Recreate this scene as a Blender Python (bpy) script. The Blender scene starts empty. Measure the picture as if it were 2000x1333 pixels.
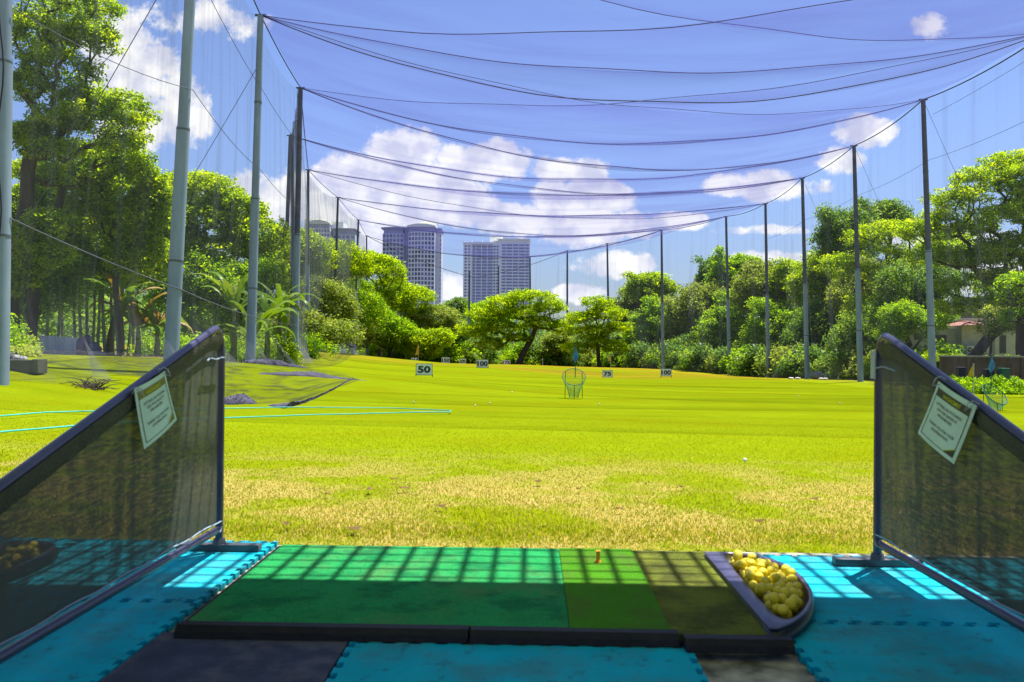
import bpy, math, random
import numpy as np
from mathutils import Vector, Matrix
R = math.radians
SC = bpy.context.scene
COL = SC.collection
rs = np.random.RandomState(7)
random.seed(5)

# ------------------------------------------------------------------ camera
K = 1650.0                       # focal length in photo pixels (2000 wide)
EYE = np.array([0.0, 0.0, 1.0])
_a, _p, _r = R(1.32), R(0.28), R(0.52)
FWD = np.array([-math.sin(_a)*math.cos(_p), math.cos(_a)*math.cos(_p), math.sin(_p)])
_R0 = np.array([math.cos(_a), math.sin(_a), 0.0])
_U0 = np.cross(_R0, FWD)
RGT = math.cos(_r)*_R0 + math.sin(_r)*_U0
UPV = -math.sin(_r)*_R0 + math.cos(_r)*_U0
cd = bpy.data.cameras.new("camera"); cam = bpy.data.objects.new("camera", cd); COL.objects.link(cam)
cd.sensor_width = 36; cd.lens = K/2000*36; cd.clip_start = 0.05; cd.clip_end = 9000
cd.dof.use_dof = True; cd.dof.focus_distance = 24; cd.dof.aperture_fstop = 5.0
M = Matrix.Identity(4)
for i in range(3):
    M[i][0] = RGT[i]; M[i][1] = UPV[i]; M[i][2] = -FWD[i]; M[i][3] = EYE[i]
cam.matrix_world = M
SC.camera = cam

def ray(px, py):
    return FWD + (px-1000)/K*RGT + (666.5-py)/K*UPV
def at(px, py, Y):               # point on the plane y = Y seen at a photo pixel
    d = ray(px, py); return EYE + d*(Y/d[1])
def onz(px, py, z=0.0):
    d = ray(px, py); return EYE + d*((z-EYE[2])/d[2])
def onx(px, py, X):
    d = ray(px, py); return EYE + d*(X/d[0])

# ------------------------------------------------------------------ light
SC.view_settings.view_transform = 'Standard'; SC.view_settings.look = 'None'
SC.view_settings.exposure = 1.5; SC.view_settings.gamma = 1.0
SUNV = Vector((0.204, 0.223, 1.0)).normalized()
el = math.asin(SUNV.z)
sl = bpy.data.lights.new("sun", 'SUN'); sl.energy = 4.0; sl.angle = R(0.53); sl.color = (1.0, 0.955, 0.87)
so = bpy.data.objects.new("sun", sl); COL.objects.link(so)
so.rotation_euler = SUNV.to_track_quat('Z', 'Y').to_euler()

W = bpy.data.worlds.new("World"); SC.world = W; W.use_nodes = True
nt = W.node_tree; nt.nodes.clear()
def N(t, **k):
    n = nt.nodes.new(t)
    for a, b in k.items(): setattr(n, a, b)
    return n
def wl(a, b): nt.links.new(a, b)
def wmath(op, a, b=None, c=None, clamp=False):
    n = N('ShaderNodeMath', operation=op); n.use_clamp = clamp
    for i, v in enumerate((a, b, c)):
        if v is None: continue
        if hasattr(v, 'links') or isinstance(v, bpy.types.NodeSocket): wl(v, n.inputs[i])
        else: n.inputs[i].default_value = v
    return n.outputs[0]
out = N('ShaderNodeOutputWorld'); bg = N('ShaderNodeBackground'); bg.inputs[1].default_value = 0.06
wl(bg.outputs[0], out.inputs[0])
sky = N('ShaderNodeTexSky'); sky.sky_type = 'NISHITA'; sky.sun_disc = False
sky.sun_elevation = el; sky.sun_rotation = math.atan2(SUNV.x, SUNV.y)
sky.air_density = 1.0; sky.dust_density = 0.6; sky.ozone_density = 1.6
tc = N('ShaderNodeTexCoord'); sp = N('ShaderNodeSeparateXYZ'); wl(tc.outputs['Generated'], sp.inputs[0])
ysafe = wmath('MAXIMUM', sp.outputs[1], 0.02)
uu = wmath('DIVIDE', sp.outputs[0], ysafe); vv = wmath('DIVIDE', sp.outputs[2], ysafe)
cb = N('ShaderNodeCombineXYZ'); wl(uu, cb.inputs[0]); wl(vv, cb.inputs[1])
# cloud bodies as directions (east/north, up/north), sizes in the same units
CL = [(270,165,95,85),(330,225,68,60),(230,90,70,50),(260,260,60,45),(420,40,80,38,.55),(300,40,70,30,.5),
      (480,380,70,42),(560,390,110,48),(640,395,110,52),(780,300,72,50),(710,345,72,46),(820,385,120,58),(740,410,150,36),(905,395,60,36),
      (885,305,36,20,.8),(960,315,62,40),(1110,332,62,26),(1105,395,60,48),(1180,385,55,30),(1010,432,60,34),(1130,440,90,40),(1230,440,70,24),
      (1500,362,95,26),(1690,258,48,30),(1640,315,48,24),(1825,52,36,22,.7),(1195,518,72,24),(1135,572,46,18),(880,562,46,26),
      (1480,450,75,10,.8),(1320,432,60,16),(1500,502,70,12,.7),(1850,470,160,30,.8),(1950,540,110,40,.8),(700,470,110,36),(920,290,40,14,.5)]
acc = None
for c in CL:
    px, py, rx, ry = c[:4]; wgt = c[4] if len(c) > 4 else 1.0
    d = ray(px, py); u0, v0 = d[0]/d[1], d[2]/d[1]
    s = N('ShaderNodeVectorMath', operation='SUBTRACT'); wl(cb.outputs[0], s.inputs[0]); s.inputs[1].default_value = (u0, v0, 0)
    m = N('ShaderNodeVectorMath', operation='MULTIPLY'); wl(s.outputs[0], m.inputs[0]); m.inputs[1].default_value = (K/rx/1.5, K/ry/1.5, 0)
    dt = N('ShaderNodeVectorMath', operation='DOT_PRODUCT'); wl(m.outputs[0], dt.inputs[0]); wl(m.outputs[0], dt.inputs[1])
    v = wmath('MULTIPLY_ADD', dt.outputs['Value'], -wgt, wgt)
    acc = v if acc is None else wmath('MAXIMUM', acc, v)
acc = wmath('MAXIMUM', acc, 0.0)
nz = N('ShaderNodeTexNoise'); nz.inputs['Scale'].default_value = 17; nz.inputs['Detail'].default_value = 9; nz.inputs['Roughness'].default_value = .66
wl(cb.outputs[0], nz.inputs['Vector'])
dens = wmath('MULTIPLY_ADD', nz.outputs[0], 2.7, -1.40)
dens = wmath('ADD', dens, acc)
front = wmath('GREATER_THAN', sp.outputs[1], 0.05)
mr = N('ShaderNodeMapRange'); mr.interpolation_type = 'SMOOTHSTEP'; wl(dens, mr.inputs[0]); mr.inputs[1].default_value = .20; mr.inputs[2].default_value = .60
alpha = wmath('MULTIPLY', mr.outputs[0], front)
has = N('ShaderNodeMapRange'); wl(acc, has.inputs[0]); has.inputs[1].default_value = 0.0; has.inputs[2].default_value = .12
alpha = wmath('MULTIPLY', alpha, has.outputs[0])
nz2 = N('ShaderNodeTexNoise'); nz2.inputs['Scale'].default_value = 26; nz2.inputs['Detail'].default_value = 6
mp = N('ShaderNodeVectorMath', operation='ADD'); wl(cb.outputs[0], mp.inputs[0]); mp.inputs[1].default_value = (3.1, .02, 0); wl(mp.outputs[0], nz2.inputs['Vector'])
cr = N('ShaderNodeValToRGB'); wl(nz2.outputs[0], cr.inputs[0])
cr.color_ramp.elements[0].position = .40; cr.color_ramp.elements[0].color = (4.4, 4.6, 5.6, 1)
cr.color_ramp.elements[1].position = .58; cr.color_ramp.elements[1].color = (6.6, 6.6, 6.7, 1)
tint = N('ShaderNodeMix'); tint.data_type = 'RGBA'; tint.blend_type = 'MULTIPLY'; tint.inputs[0].default_value = 1
hz_ = N('ShaderNodeMapRange'); hz_.interpolation_type = 'SMOOTHSTEP'; wl(sp.outputs[2], hz_.inputs[0]); hz_.inputs[1].default_value = 0; hz_.inputs[2].default_value = .26; hz_.inputs[3].default_value = .66; hz_.inputs[4].default_value = 1
hzm = N('ShaderNodeVectorMath', operation='SCALE'); wl(sky.outputs[0], hzm.inputs[0]); wl(hz_.outputs[0], hzm.inputs['Scale'])
wl(hzm.outputs[0], tint.inputs[6]); tint.inputs[7].default_value = (.77, .81, 1.04, 1)
mx = N('ShaderNodeMix'); mx.data_type = 'RGBA'; wl(alpha, mx.inputs[0]); wl(tint.outputs[2], mx.inputs[6]); wl(cr.outputs[0], mx.inputs[7])
wl(mx.outputs[2], bg.inputs[0])

SC.render.engine = 'CYCLES'
SC.cycles.transparent_max_bounces = 40
SC.cycles.max_bounces = 6

# ------------------------------------------------------------------ materials
def newmat(name):
    m = bpy.data.materials.new(name); m.use_nodes = True; m.node_tree.nodes.clear(); return m
def mat(name, col, rough=.7, var=.15, scale=6.0, col2=None, bump=0.0, bscale=40.0, metal=0.0, spec=.4, detail=5, stretch=None):
    m = newmat(name); t = m.node_tree; n = t.nodes; L = t.links
    o = n.new('ShaderNodeOutputMaterial'); b = n.new('ShaderNodeBsdfPrincipled'); L.new(b.outputs[0], o.inputs[0])
    b.inputs['Roughness'].default_value = rough; b.inputs['Metallic'].default_value = metal
    b.inputs['Specular IOR Level'].default_value = spec
    c = n.new('ShaderNodeTexCoord'); mpn = n.new('ShaderNodeMapping'); L.new(c.outputs['Object'], mpn.inputs[0])
    if stretch: mpn.inputs['Scale'].default_value = stretch
    z = n.new('ShaderNodeTexNoise'); z.inputs['Scale'].default_value = scale; z.inputs['Detail'].default_value = detail
    L.new(mpn.outputs[0], z.inputs['Vector'])
    r = n.new('ShaderNodeValToRGB'); L.new(z.outputs[0], r.inputs[0])
    c2 = col2 or tuple(min(1, x*(1+var)) for x in col); c1 = col if col2 else tuple(x*(1-var) for x in col)
    r.color_ramp.elements[0].position = .33; r.color_ramp.elements[1].position = .67
    r.color_ramp.elements[0].color = (*c1, 1); r.color_ramp.elements[1].color = (*c2, 1)
    L.new(r.outputs[0], b.inputs['Base Color'])
    if bump:
        z2 = n.new('ShaderNodeTexNoise'); z2.inputs['Scale'].default_value = bscale; z2.inputs['Detail'].default_value = 4
        L.new(mpn.outputs[0], z2.inputs['Vector'])
        bp = n.new('ShaderNodeBump'); bp.inputs['Strength'].default_value = bump; bp.inputs['Distance'].default_value = .02
        L.new(z2.outputs[0], bp.inputs['Height']); L.new(bp.outputs[0], b.inputs['Normal'])
    return m
def leafmat(name, dark, mid, light, trans=.35, rough=.45, spec=.15):
    m = newmat(name); t = m.node_tree; n = t.nodes; L = t.links
    o = n.new('ShaderNodeOutputMaterial')
    a = n.new('ShaderNodeAttribute'); a.attribute_name = 'tint'
    r = n.new('ShaderNodeValToRGB'); L.new(a.outputs['Fac'], r.inputs[0])
    r.color_ramp.elements[0].position = .1; r.color_ramp.elements[0].color = (*dark, 1)
    r.color_ramp.elements[1].position = .9; r.color_ramp.elements[1].color = (*light, 1)
    e = r.color_ramp.elements.new(.5); e.color = (*mid, 1)
    b = n.new('ShaderNodeBsdfPrincipled'); b.inputs['Roughness'].default_value = rough; b.inputs['Specular IOR Level'].default_value = spec
    L.new(r.outputs[0], b.inputs['Base Color'])
    tr = n.new('ShaderNodeBsdfTranslucent'); 
    mlt = n.new('ShaderNodeMix'); mlt.data_type = 'RGBA'; mlt.blend_type = 'MULTIPLY'; mlt.inputs[0].default_value = 1
    L.new(r.outputs[0], mlt.inputs[6]); mlt.inputs[7].default_value = (1.35, 1.3, .35, 1); L.new(mlt.outputs[2], tr.inputs[0])
    mxs = n.new('ShaderNodeMixShader'); mxs.inputs[0].default_value = trans
    L.new(b.outputs[0], mxs.inputs[1]); L.new(tr.outputs[0], mxs.inputs[2]); L.new(mxs.outputs[0], o.inputs[0])
    return m
def netmat(name, col, base=.14, fold=.3, edge=.35, su=60.0, sv=2.0, lo=.5, hi=.75, vper=1.0, edgew=.12):
    """fine netting: mostly see-through, denser where it folds (noise) and where it is gathered (v near whole numbers)"""
    m = newmat(name); t = m.node_tree; n = t.nodes; L = t.links
    o = n.new('ShaderNodeOutputMaterial'); uv = n.new('ShaderNodeUVMap'); s = n.new('ShaderNodeSeparateXYZ'); L.new(uv.outputs[0], s.inputs[0])
    c = n.new('ShaderNodeMapping'); c.inputs['Scale'].default_value = (su, sv, 1); L.new(uv.outputs[0], c.inputs[0])
    z = n.new('ShaderNodeTexNoise'); z.inputs['Scale'].default_value = 1; z.inputs['Detail'].default_value = 4; z.inputs['Distortion'].default_value = .3; L.new(c.outputs[0], z.inputs['Vector'])
    mr = n.new('ShaderNodeMapRange'); mr.interpolation_type = 'SMOOTHSTEP'; L.new(z.outputs[0], mr.inputs[0])
    mr.inputs[1].default_value = lo; mr.inputs[2].default_value = hi; mr.inputs[3].default_value = base; mr.inputs[4].default_value = base+fold
    fr = n.new('ShaderNodeMath'); fr.operation = 'PINGPONG'; L.new(s.outputs[1], fr.inputs[0]); fr.inputs[1].default_value = vper*.5
    e = n.new('ShaderNodeMapRange'); e.interpolation_type = 'SMOOTHSTEP'; L.new(fr.outputs[0], e.inputs[0])
    e.inputs[1].default_value = 0; e.inputs[2].default_value = edgew; e.inputs[3].default_value = edge; e.inputs[4].default_value = 0
    ad = n.new('ShaderNodeMath'); ad.operation = 'ADD'; ad.use_clamp = True; L.new(mr.outputs[0], ad.inputs[0]); L.new(e.outputs[0], ad.inputs[1])
    d = n.new('ShaderNodeBsdfDiffuse'); d.inputs[0].default_value = (*col, 1)
    tl = n.new('ShaderNodeBsdfTranslucent'); tl.inputs[0].default_value = (*col, 1)
    ms = n.new('ShaderNodeMixShader'); ms.inputs[0].default_value = .5; L.new(d.outputs[0], ms.inputs[1]); L.new(tl.outputs[0], ms.inputs[2])
    tp = n.new('ShaderNodeBsdfTransparent')
    mo = n.new('ShaderNodeMixShader'); L.new(ad.outputs[0], mo.inputs[0]); L.new(tp.outputs[0], mo.inputs[1]); L.new(ms.outputs[0], mo.inputs[2])
    L.new(mo.outputs[0], o.inputs[0])
    return m

MT = {}
MT['pole'] = mat('galvanised', (.24,.31,.41), .6, .15, 3, metal=.0, bump=.15, stretch=(1,1,.2))
MT['poledark'] = mat('silhouette_steel', (.10,.10,.15), .6, .2, 3)  # dark look of pole tops against the bright sky, put into the colour
MT['collar'] = mat('collar_steel', (.10,.12,.14), .5, .2, 8)
MT['rope'] = mat('rope', (.035,.03,.06), .8, .2, 8)
MT['wire'] = mat('wire', (.10,.10,.14), .6, .2, 8)
MT['bark'] = mat('bark', (.055,.042,.035), .9, .35, 3, bump=.5, bscale=12, stretch=(1,1,.3))
MT['barkpale'] = mat('pale_bark', (.24,.26,.24), .85, .25, 5, bump=.3, bscale=20, stretch=(1,1,.3))
MT['yellowgreen'] = leafmat('foliage_rain_tree', (.15,.27,.006), (.30,.43,.008), (.46,.56,.012), .7)
MT['midgreen'] = leafmat('foliage_mid', (.13,.26,.01), (.24,.41,.015), (.38,.52,.02), .68)
MT['darkgreen'] = leafmat('foliage_dark', (.07,.16,.04), (.14,.26,.055), (.27,.38,.09), .58, .4)
MT['olive'] = leafmat('foliage_olive', (.13,.20,.04), (.24,.32,.07), (.38,.44,.14), .6, .45)
MT['banana'] = leafmat('banana_leaf', (.10,.2,.012), (.15,.26,.03), (.28,.36,.05), .4, .35)
MT['straw'] = leafmat('dry_leaf', (.15,.09,.04), (.3,.2,.09), (.45,.33,.17), .3, .7)

# ------------------------------------------------------------------ object helpers
ORG = {}
def tag(o, label=None, cat=None, group=None, kind=None):
    if label: o['label'] = label
    if cat: o['category'] = cat
    if group: o['group'] = group
    if kind: o['kind'] = kind
    return o
def thing(name, label, cat, loc=(0,0,0), group=None):
    o = bpy.data.objects.new(name, None); COL.objects.link(o); o.location = loc; o.empty_display_size = .2
    ORG[o.name] = np.array(loc, float)
    return tag(o, label, cat, group)
class MB:
    def __init__(s): s.v = []; s.f = []; s.n = 0; s.uv = None
    def add(s, v, f):
        v = np.asarray(v, float).reshape(-1, 3)
        s.v.append(v); s.f += [tuple(int(i)+s.n for i in q) for q in f]; s.n += len(v); return s
    def box(s, lo, hi, rot=None, c=None):
        x0,y0,z0 = lo; x1,y1,z1 = hi
        v = np.array([(x0,y0,z0),(x1,y0,z0),(x1,y1,z0),(x0,y1,z0),(x0,y0,z1),(x1,y0,z1),(x1,y1,z1),(x0,y1,z1)], float)
        if rot is not None:
            c = np.array(c if c is not None else v.mean(0)); v = (v-c) @ np.array(rot).T + c
        return s.add(v, [(0,3,2,1),(4,5,6,7),(0,1,5,4),(1,2,6,5),(2,3,7,6),(3,0,4,7)])
    def tube(s, pts, rad, seg=8, cap=True, closed=False):
        P = np.asarray(pts, float); n = len(P); rad = np.broadcast_to(np.asarray(rad, float), (n,))
        T = np.gradient(P, axis=0) if not closed else np.roll(P,-1,0)-np.roll(P,1,0)
        T /= np.linalg.norm(T, axis=1)[:,None]+1e-12
        ref = np.array([0,0,1.]) if abs(T[0][2]) < .9 else np.array([0,1.,0])
        V = []; u = np.cross(T[0], ref)
        for i in range(n):
            u = u - T[i]*np.dot(u, T[i]); u /= np.linalg.norm(u)+1e-12; w = np.cross(T[i], u)
            for k in range(seg):
                a = 2*math.pi*k/seg; V.append(P[i]+rad[i]*(math.cos(a)*u+math.sin(a)*w))
        F = []
        for i in range(n if closed else n-1):
            j = (i+1) % n
            for k in range(seg):
                F.append((i*seg+k, i*seg+(k+1)%seg, j*seg+(k+1)%seg, j*seg+k))
        if cap and not closed:
            m0 = len(V); V += V[:seg]; V += V[(n-1)*seg:n*seg]
            F.append(tuple(m0+k for k in range(seg-1,-1,-1))); F.append(tuple(m0+seg+k for k in range(seg)))
        return s.add(V, F)
    def prism(s, poly, z0, z1):          # poly: list of (x,y)
        n = len(poly); V = [(x,y,z0) for x,y in poly]+[(x,y,z1) for x,y in poly]
        F = [tuple(range(n-1,-1,-1)), tuple(range(n,2*n))]+[(i,(i+1)%n,n+(i+1)%n,n+i) for i in range(n)]
        return s.add(V, F)
    def grid(s, G):                      # G: (a,b,3)
        a, b = G.shape[:2]; I = np.arange(a*b).reshape(a, b)
        F = np.stack([I[:-1,:-1],I[1:,:-1],I[1:,1:],I[:-1,1:]],-1).reshape(-1,4)
        return s.add(G.reshape(-1,3), F)
    def sphere(s, c, r, nu=10, nv=6, sc=(1,1,1)):
        V = []; F = []
        for i in range(nv+1):
            for k in range(nu):
                t = math.pi*i/nv; p = 2*math.pi*k/nu
                V.append((c[0]+r*sc[0]*math.sin(t)*math.cos(p), c[1]+r*sc[1]*math.sin(t)*math.sin(p), c[2]+r*sc[2]*math.cos(t)))
        for i in range(nv):
            for k in range(nu): F.append((i*nu+k,(i+1)*nu+k,(i+1)*nu+(k+1)%nu,i*nu+(k+1)%nu))
        return s.add(V, F)
    def build(s, name, m, parent=None, smooth=False, bevel=0.0):
        V = np.concatenate(s.v) if s.v else np.zeros((0,3))
        if parent is not None:
            V = V - ORG[parent.name]
        me = bpy.data.meshes.new(name); me.from_pydata(V.tolist(), [], s.f); me.update()
        if smooth: me.polygons.foreach_set('use_smooth', [True]*len(me.polygons))
        me.materials.append(m)
        o = bpy.data.objects.new(name, me); COL.objects.link(o)
        if parent is not None: o.parent = parent; ORG[o.name] = ORG[parent.name]
        else: ORG[o.name] = np.zeros(3)
        if bevel:
            b = o.modifiers.new('b', 'BEVEL'); b.width = bevel; b.segments = 2; b.limit_method = 'ANGLE'
        return o
def fastmesh(name, V, F, m, parent=None, tint=None, uv=None, smooth=False):
    """V (n,3), F (m,k) numpy"""
    if parent is not None: V = V - ORG[parent.name]
    me = bpy.data.meshes.new(name); k = F.shape[1]
    me.vertices.add(len(V)); me.vertices.foreach_set('co', V.astype(np.float32).ravel())
    me.loops.add(F.size); me.loops.foreach_set('vertex_index', F.astype(np.int32).ravel())
    me.polygons.add(len(F)); me.polygons.foreach_set('loop_start', np.arange(0, F.size, k, dtype=np.int32))
    me.update(calc_edges=True)
    if smooth: me.polygons.foreach_set('use_smooth', np.ones(len(F), dtype=bool))
    if tint is not None:
        a = me.attributes.new('tint', 'FLOAT', 'FACE'); a.data.foreach_set('value', tint.astype(np.float32))
    if uv is not None:
        l = me.uv_layers.new(name='UVMap'); l.data.foreach_set('uv', uv[F.ravel()].astype(np.float32).ravel())
    me.materials.append(m)
    o = bpy.data.objects.new(name, me); COL.objects.link(o)
    if parent is not None: o.parent = parent; ORG[o.name] = ORG[parent.name]
    else: ORG[o.name] = np.zeros(3)
    return o
def copyof(o, loc, rz=0, sc=1, label=None, group=None):
    c = o.copy(); COL.objects.link(c); c.location = loc
    if rz or sc != 1: c.rotation_euler = (0,0,rz); c.scale = (sc,)*3
    if label: c['label'] = label
    if group: c['group'] = group
    for ch in list(o.children):
        d = ch.copy(); COL.objects.link(d); d.parent = c
        for g in list(ch.children):
            e = g.copy(); COL.objects.link(e); e.parent = d
    return c
def netsheet(name, G, m, parent=None, vscale=1.0, uscale=1.0, label=None, smooth=True):
    a, b = G.shape[:2]; I = np.arange(a*b).reshape(a, b)
    F = np.stack([I[:-1,:-1],I[1:,:-1],I[1:,1:],I[:-1,1:]],-1).reshape(-1,4)
    U = np.stack(np.meshgrid(np.linspace(0,uscale,a), np.linspace(0,vscale,b), indexing='ij'), -1).reshape(-1,2)
    return fastmesh(name, G.reshape(-1,3), F, m, parent, uv=U, smooth=smooth)

# ------------------------------------------------------------------ ground
ctrl = [(0,4.2,-.035),(-6,4.2,-.035),(6,4.2,-.035),(0,2,-.035),(-8,2,-.035),(8,2,-.035),(0,-5,-.035),(-10,-5,-.035),(10,-5,-.035),(0,8,-.1),(-5,8,-.06),(5,8,-.14)]
for px, py, Y in [(40,722,19),(200,760,18.6),(200,700,30),(330,700,30),(487,712,33),(700,738,27),(600,685,62.5),(653,691,74),(692,697,87),(717,703,100),
                  (740,712,60),(830,736,45),(942,719,62),(870,711,84),(905,712,100),(1025,713,86),(990,721,70),(1186,740,68),(1301,738,68),(1118,779,24.5),
                  (1680,746,55),(1577,741,65.6),(1501,738,77.4),(1425,733,85),(1295,722,95),(1187,718,108),(1710,753,50),(1960,778,30),(1900,800,22),(100,690,38),(20,690,24)]:
    p = at(px, py, Y); ctrl.append((p[0], p[1], p[2]))
for p in [(-60,30,.6),(-60,80,.6),(-60,140,0),(0,140,-2.2),(60,140,-2),(60,90,-1.8),(60,40,-.8),(60,-5,-.2),(-60,-5,.2),(40,60,-1.3),(0,200,-2.2),(-100,200,-1),(100,200,-2.2),(-16,14,.4)]: ctrl.append(p)
ctrl = np.array(ctrl)
def _phi(d): return np.sqrt(d*d+9.0)
_A = _phi(np.linalg.norm(ctrl[:,None,:2]-ctrl[None,:,:2], axis=2)) + np.eye(len(ctrl))*-.02
_n = len(ctrl); _Pm = np.c_[np.ones(_n), ctrl[:,:2]]
_S = np.block([[_A, _Pm],[_Pm.T, np.zeros((3,3))]]); _w = np.linalg.solve(_S, np.r_[ctrl[:,2], 0,0,0])
def gz(x, y):
    x = np.atleast_1d(np.asarray(x, float)); y = np.atleast_1d(np.asarray(y, float))
    sh = x.shape; x = x.ravel(); y = y.ravel(); o = np.zeros(len(x))
    for i in range(0, len(x), 20000):
        X = np.clip(x[i:i+20000], -100, 100); Yy = np.clip(y[i:i+20000], -5, 200)
        d = np.hypot(X[:,None]-ctrl[None,:,0], Yy[:,None]-ctrl[None,:,1])
        o[i:i+20000] = _phi(d)@_w[:_n] + _w[_n] + _w[_n+1]*X + _w[_n+2]*Yy
    t = np.clip((4.6-y)/.3, 0, 1)*np.clip((9-np.abs(x)), 0, 1)
    o = o*(1-t) + (-.06)*t
    return o.reshape(sh)
def g1(x, y): return float(gz(x, y)[0])
xs = np.unique(np.r_[-4000,-1500,-600,-300,np.arange(-150,-30,5.),np.arange(-30,30,.5),np.arange(30,150.1,5.),300,600,1500,4000])
ys = np.unique(np.r_[-1000,-200,-40,-10,0,2,3,np.arange(4,60,.5),np.arange(60,130,1.),np.arange(130,260,5.),400,800,1600,4000,8000])
GX, GY = np.meshgrid(xs, ys, indexing='ij'); GZ = gz(GX, GY)
GM = newmat('turf'); t = GM.node_tree; n = t.nodes; L = t.links
o_ = n.new('ShaderNodeOutputMaterial'); b = n.new('ShaderNodeBsdfPrincipled'); b.inputs['Roughness'].default_value = .9; b.inputs['Specular IOR Level'].default_value = .0
L.new(b.outputs[0], o_.inputs[0])
geo = n.new('ShaderNodeNewGeometry'); spx = n.new('ShaderNodeSeparateXYZ'); L.new(geo.outputs['Position'], spx.inputs[0])
def gn(scale, det=6, st=None, rough=.6):
    z = n.new('ShaderNodeTexNoise'); z.inputs['Scale'].default_value = scale; z.inputs['Detail'].default_value = det; z.inputs['Roughness'].default_value = rough
    if st:
        mp_ = n.new('ShaderNodeMapping'); mp_.inputs['Scale'].default_value = st; L.new(geo.outputs['Position'], mp_.inputs[0]); L.new(mp_.outputs[0], z.inputs['Vector'])
    else: L.new(geo.outputs['Position'], z.inputs['Vector'])
    return z.outputs[0]
def gm(op, a, b=None, c=None, clamp=False):
    q = n.new('ShaderNodeMath'); q.operation = op; q.use_clamp = clamp
    for i, v in enumerate((a,b,c)):
        if v is None: continue
        if isinstance(v, bpy.types.NodeSocket): L.new(v, q.inputs[i])
        else: q.inputs[i].default_value = v
    return q.outputs[0]
def gr(v, a, b2, c=0., d=1.):
    q = n.new('ShaderNodeMapRange'); q.interpolation_type = 'SMOOTHSTEP'; L.new(v, q.inputs[0]); q.inputs[1].default_value = a; q.inputs[2].default_value = b2; q.inputs[3].default_value = c; q.inputs[4].default_value = d; return q.outputs[0]
def gmix(f, a, b2):
    q = n.new('ShaderNodeMix'); q.data_type = 'RGBA'; L.new(f, q.inputs[0])
    for k_, v in ((6,a),(7,b2)):
        if isinstance(v, bpy.types.NodeSocket): L.new(v, q.inputs[k_])
        else: q.inputs[k_].default_value = (*v, 1)
    return q.outputs[2]
green = gmix(gr(gn(1.2, 8), .35, .65), (.130,.190,.001), (.170,.232,.002))
green = gmix(gr(gn(55, 3), .3, .7), green, (.20,.245,.006))
green = gmix(gr(gn(.35, 4), .45, .7), green, (.18,.205,.003))
# dry straw in the worn strip just in front of the bay, dry mounds far out, dry scattered spots
near = gm('MULTIPLY', gr(spx.outputs[1], 9.5, 5.5), gr(gn(1.1, 8), .40, .56))
straw = gmix(gr(gn(70, 3), .35, .65), (.27,.19,.045), (.46,.34,.14))
colr = gmix(gm('MULTIPLY', near, .8), green, straw)
farm = gm('MULTIPLY', gr(spx.outputs[1], 50, 78), gr(gn(.09, 4, (.6,1.6,1)), .38, .55))
colr = gmix(farm, colr, (.24,.185,.012))
sidem = gm('MULTIPLY', gr(gm('ABSOLUTE', gm('ADD', spx.outputs[0], -3)), 15, 21), gr(gn(.5, 5), .35, .6))
colr = gmix(sidem, colr, (.17,.14,.03))
soil = gr(spx.outputs[1], 104, 118)
colr = gmix(soil, colr, (.07,.06,.03))
L.new(colr, b.inputs['Base Color'])
bp = n.new('ShaderNodeBump'); bp.inputs['Strength'].default_value = .6; bp.inputs['Distance'].default_value = .05; L.new(gn(30, 6), bp.inputs['Height']); L.new(bp.outputs[0], b.inputs['Normal'])
a_, b_ = GX.shape; I = np.arange(a_*b_).reshape(a_, b_)
gF = np.stack([I[:-1,:-1],I[1:,:-1],I[1:,1:],I[:-1,1:]],-1).reshape(-1,4)
ground = fastmesh('ground', np.stack([GX,GY,GZ],-1).reshape(-1,3), gF, GM, smooth=True); tag(ground, kind='structure')

# grass blades near the bay
grassmat = leafmat('grass_blade', (.185,.245,.001), (.27,.325,.003), (.54,.43,.18), .5, .7, .0)
def blades():
    cnt = 420000; t_ = rs.uniform(0,1,cnt); y = 4.27*(19/4.27)**(t_**1.25)      # density falls off smoothly with distance
    x = rs.uniform(-1,1,cnt)*(.64*y+2.2); keep = rs.uniform(0,1,cnt) < np.clip((20-y)/8, 0, 1); x, y = x[keep], y[keep]; cnt = len(x)
    wf = .9+.10*(y-4.3); hf = .7/(1+.2*(y-4.3))
    z = gz(x, y); a = rs.uniform(0, 2*math.pi, cnt); h = rs.uniform(.012,.034,cnt)*hf; w = rs.uniform(.0018,.0042,cnt)*wf*1.25
    lean = rs.uniform(0,.03,cnt)*hf; b2 = rs.uniform(0, 2*math.pi, cnt)
    V = np.empty((cnt,3,3)); V[:,0] = np.c_[x-np.cos(a)*w, y-np.sin(a)*w, z-.004]; V[:,1] = np.c_[x+np.cos(a)*w, y+np.sin(a)*w, z-.004]
    V[:,2] = np.c_[x+np.cos(b2)*lean, y+np.sin(b2)*lean, z+h]
    F = np.arange(cnt*3).reshape(-1,3)
    def vnoise(x, y, s, seed):
        g = np.random.RandomState(seed).uniform(0,1,(400,400)); u = (x*s+200) % 399; v = (y*s+50) % 399; i = u.astype(int); j = v.astype(int); fu = u-i; fv = v-j; fu = fu*fu*(3-2*fu); fv = fv*fv*(3-2*fv)
        return (g[i,j]*(1-fu)+g[i+1,j]*fu)*(1-fv)+(g[i,j+1]*(1-fu)+g[i+1,j+1]*fu)*fv
    patch = np.clip((.5*vnoise(x,y,.9,1)+.3*vnoise(x,y,2.3,2)+.2*vnoise(x,y,6,3)-.36)*4, 0, 1)
    dry = np.clip((9.5-y)/4.6, 0, 1)*(.36+.55*patch)
    t = np.where(rs.uniform(0,1,cnt) < .06+.5*dry, rs.uniform(.8,1,cnt), rs.uniform(.1,.62,cnt))
    o = fastmesh('grass', V.reshape(-1,3), F, grassmat, tint=t); tag(o, 'short yellow green lawn grass with straw coloured blades in front of the tee', 'grass', kind='stuff')
blades()
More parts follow.
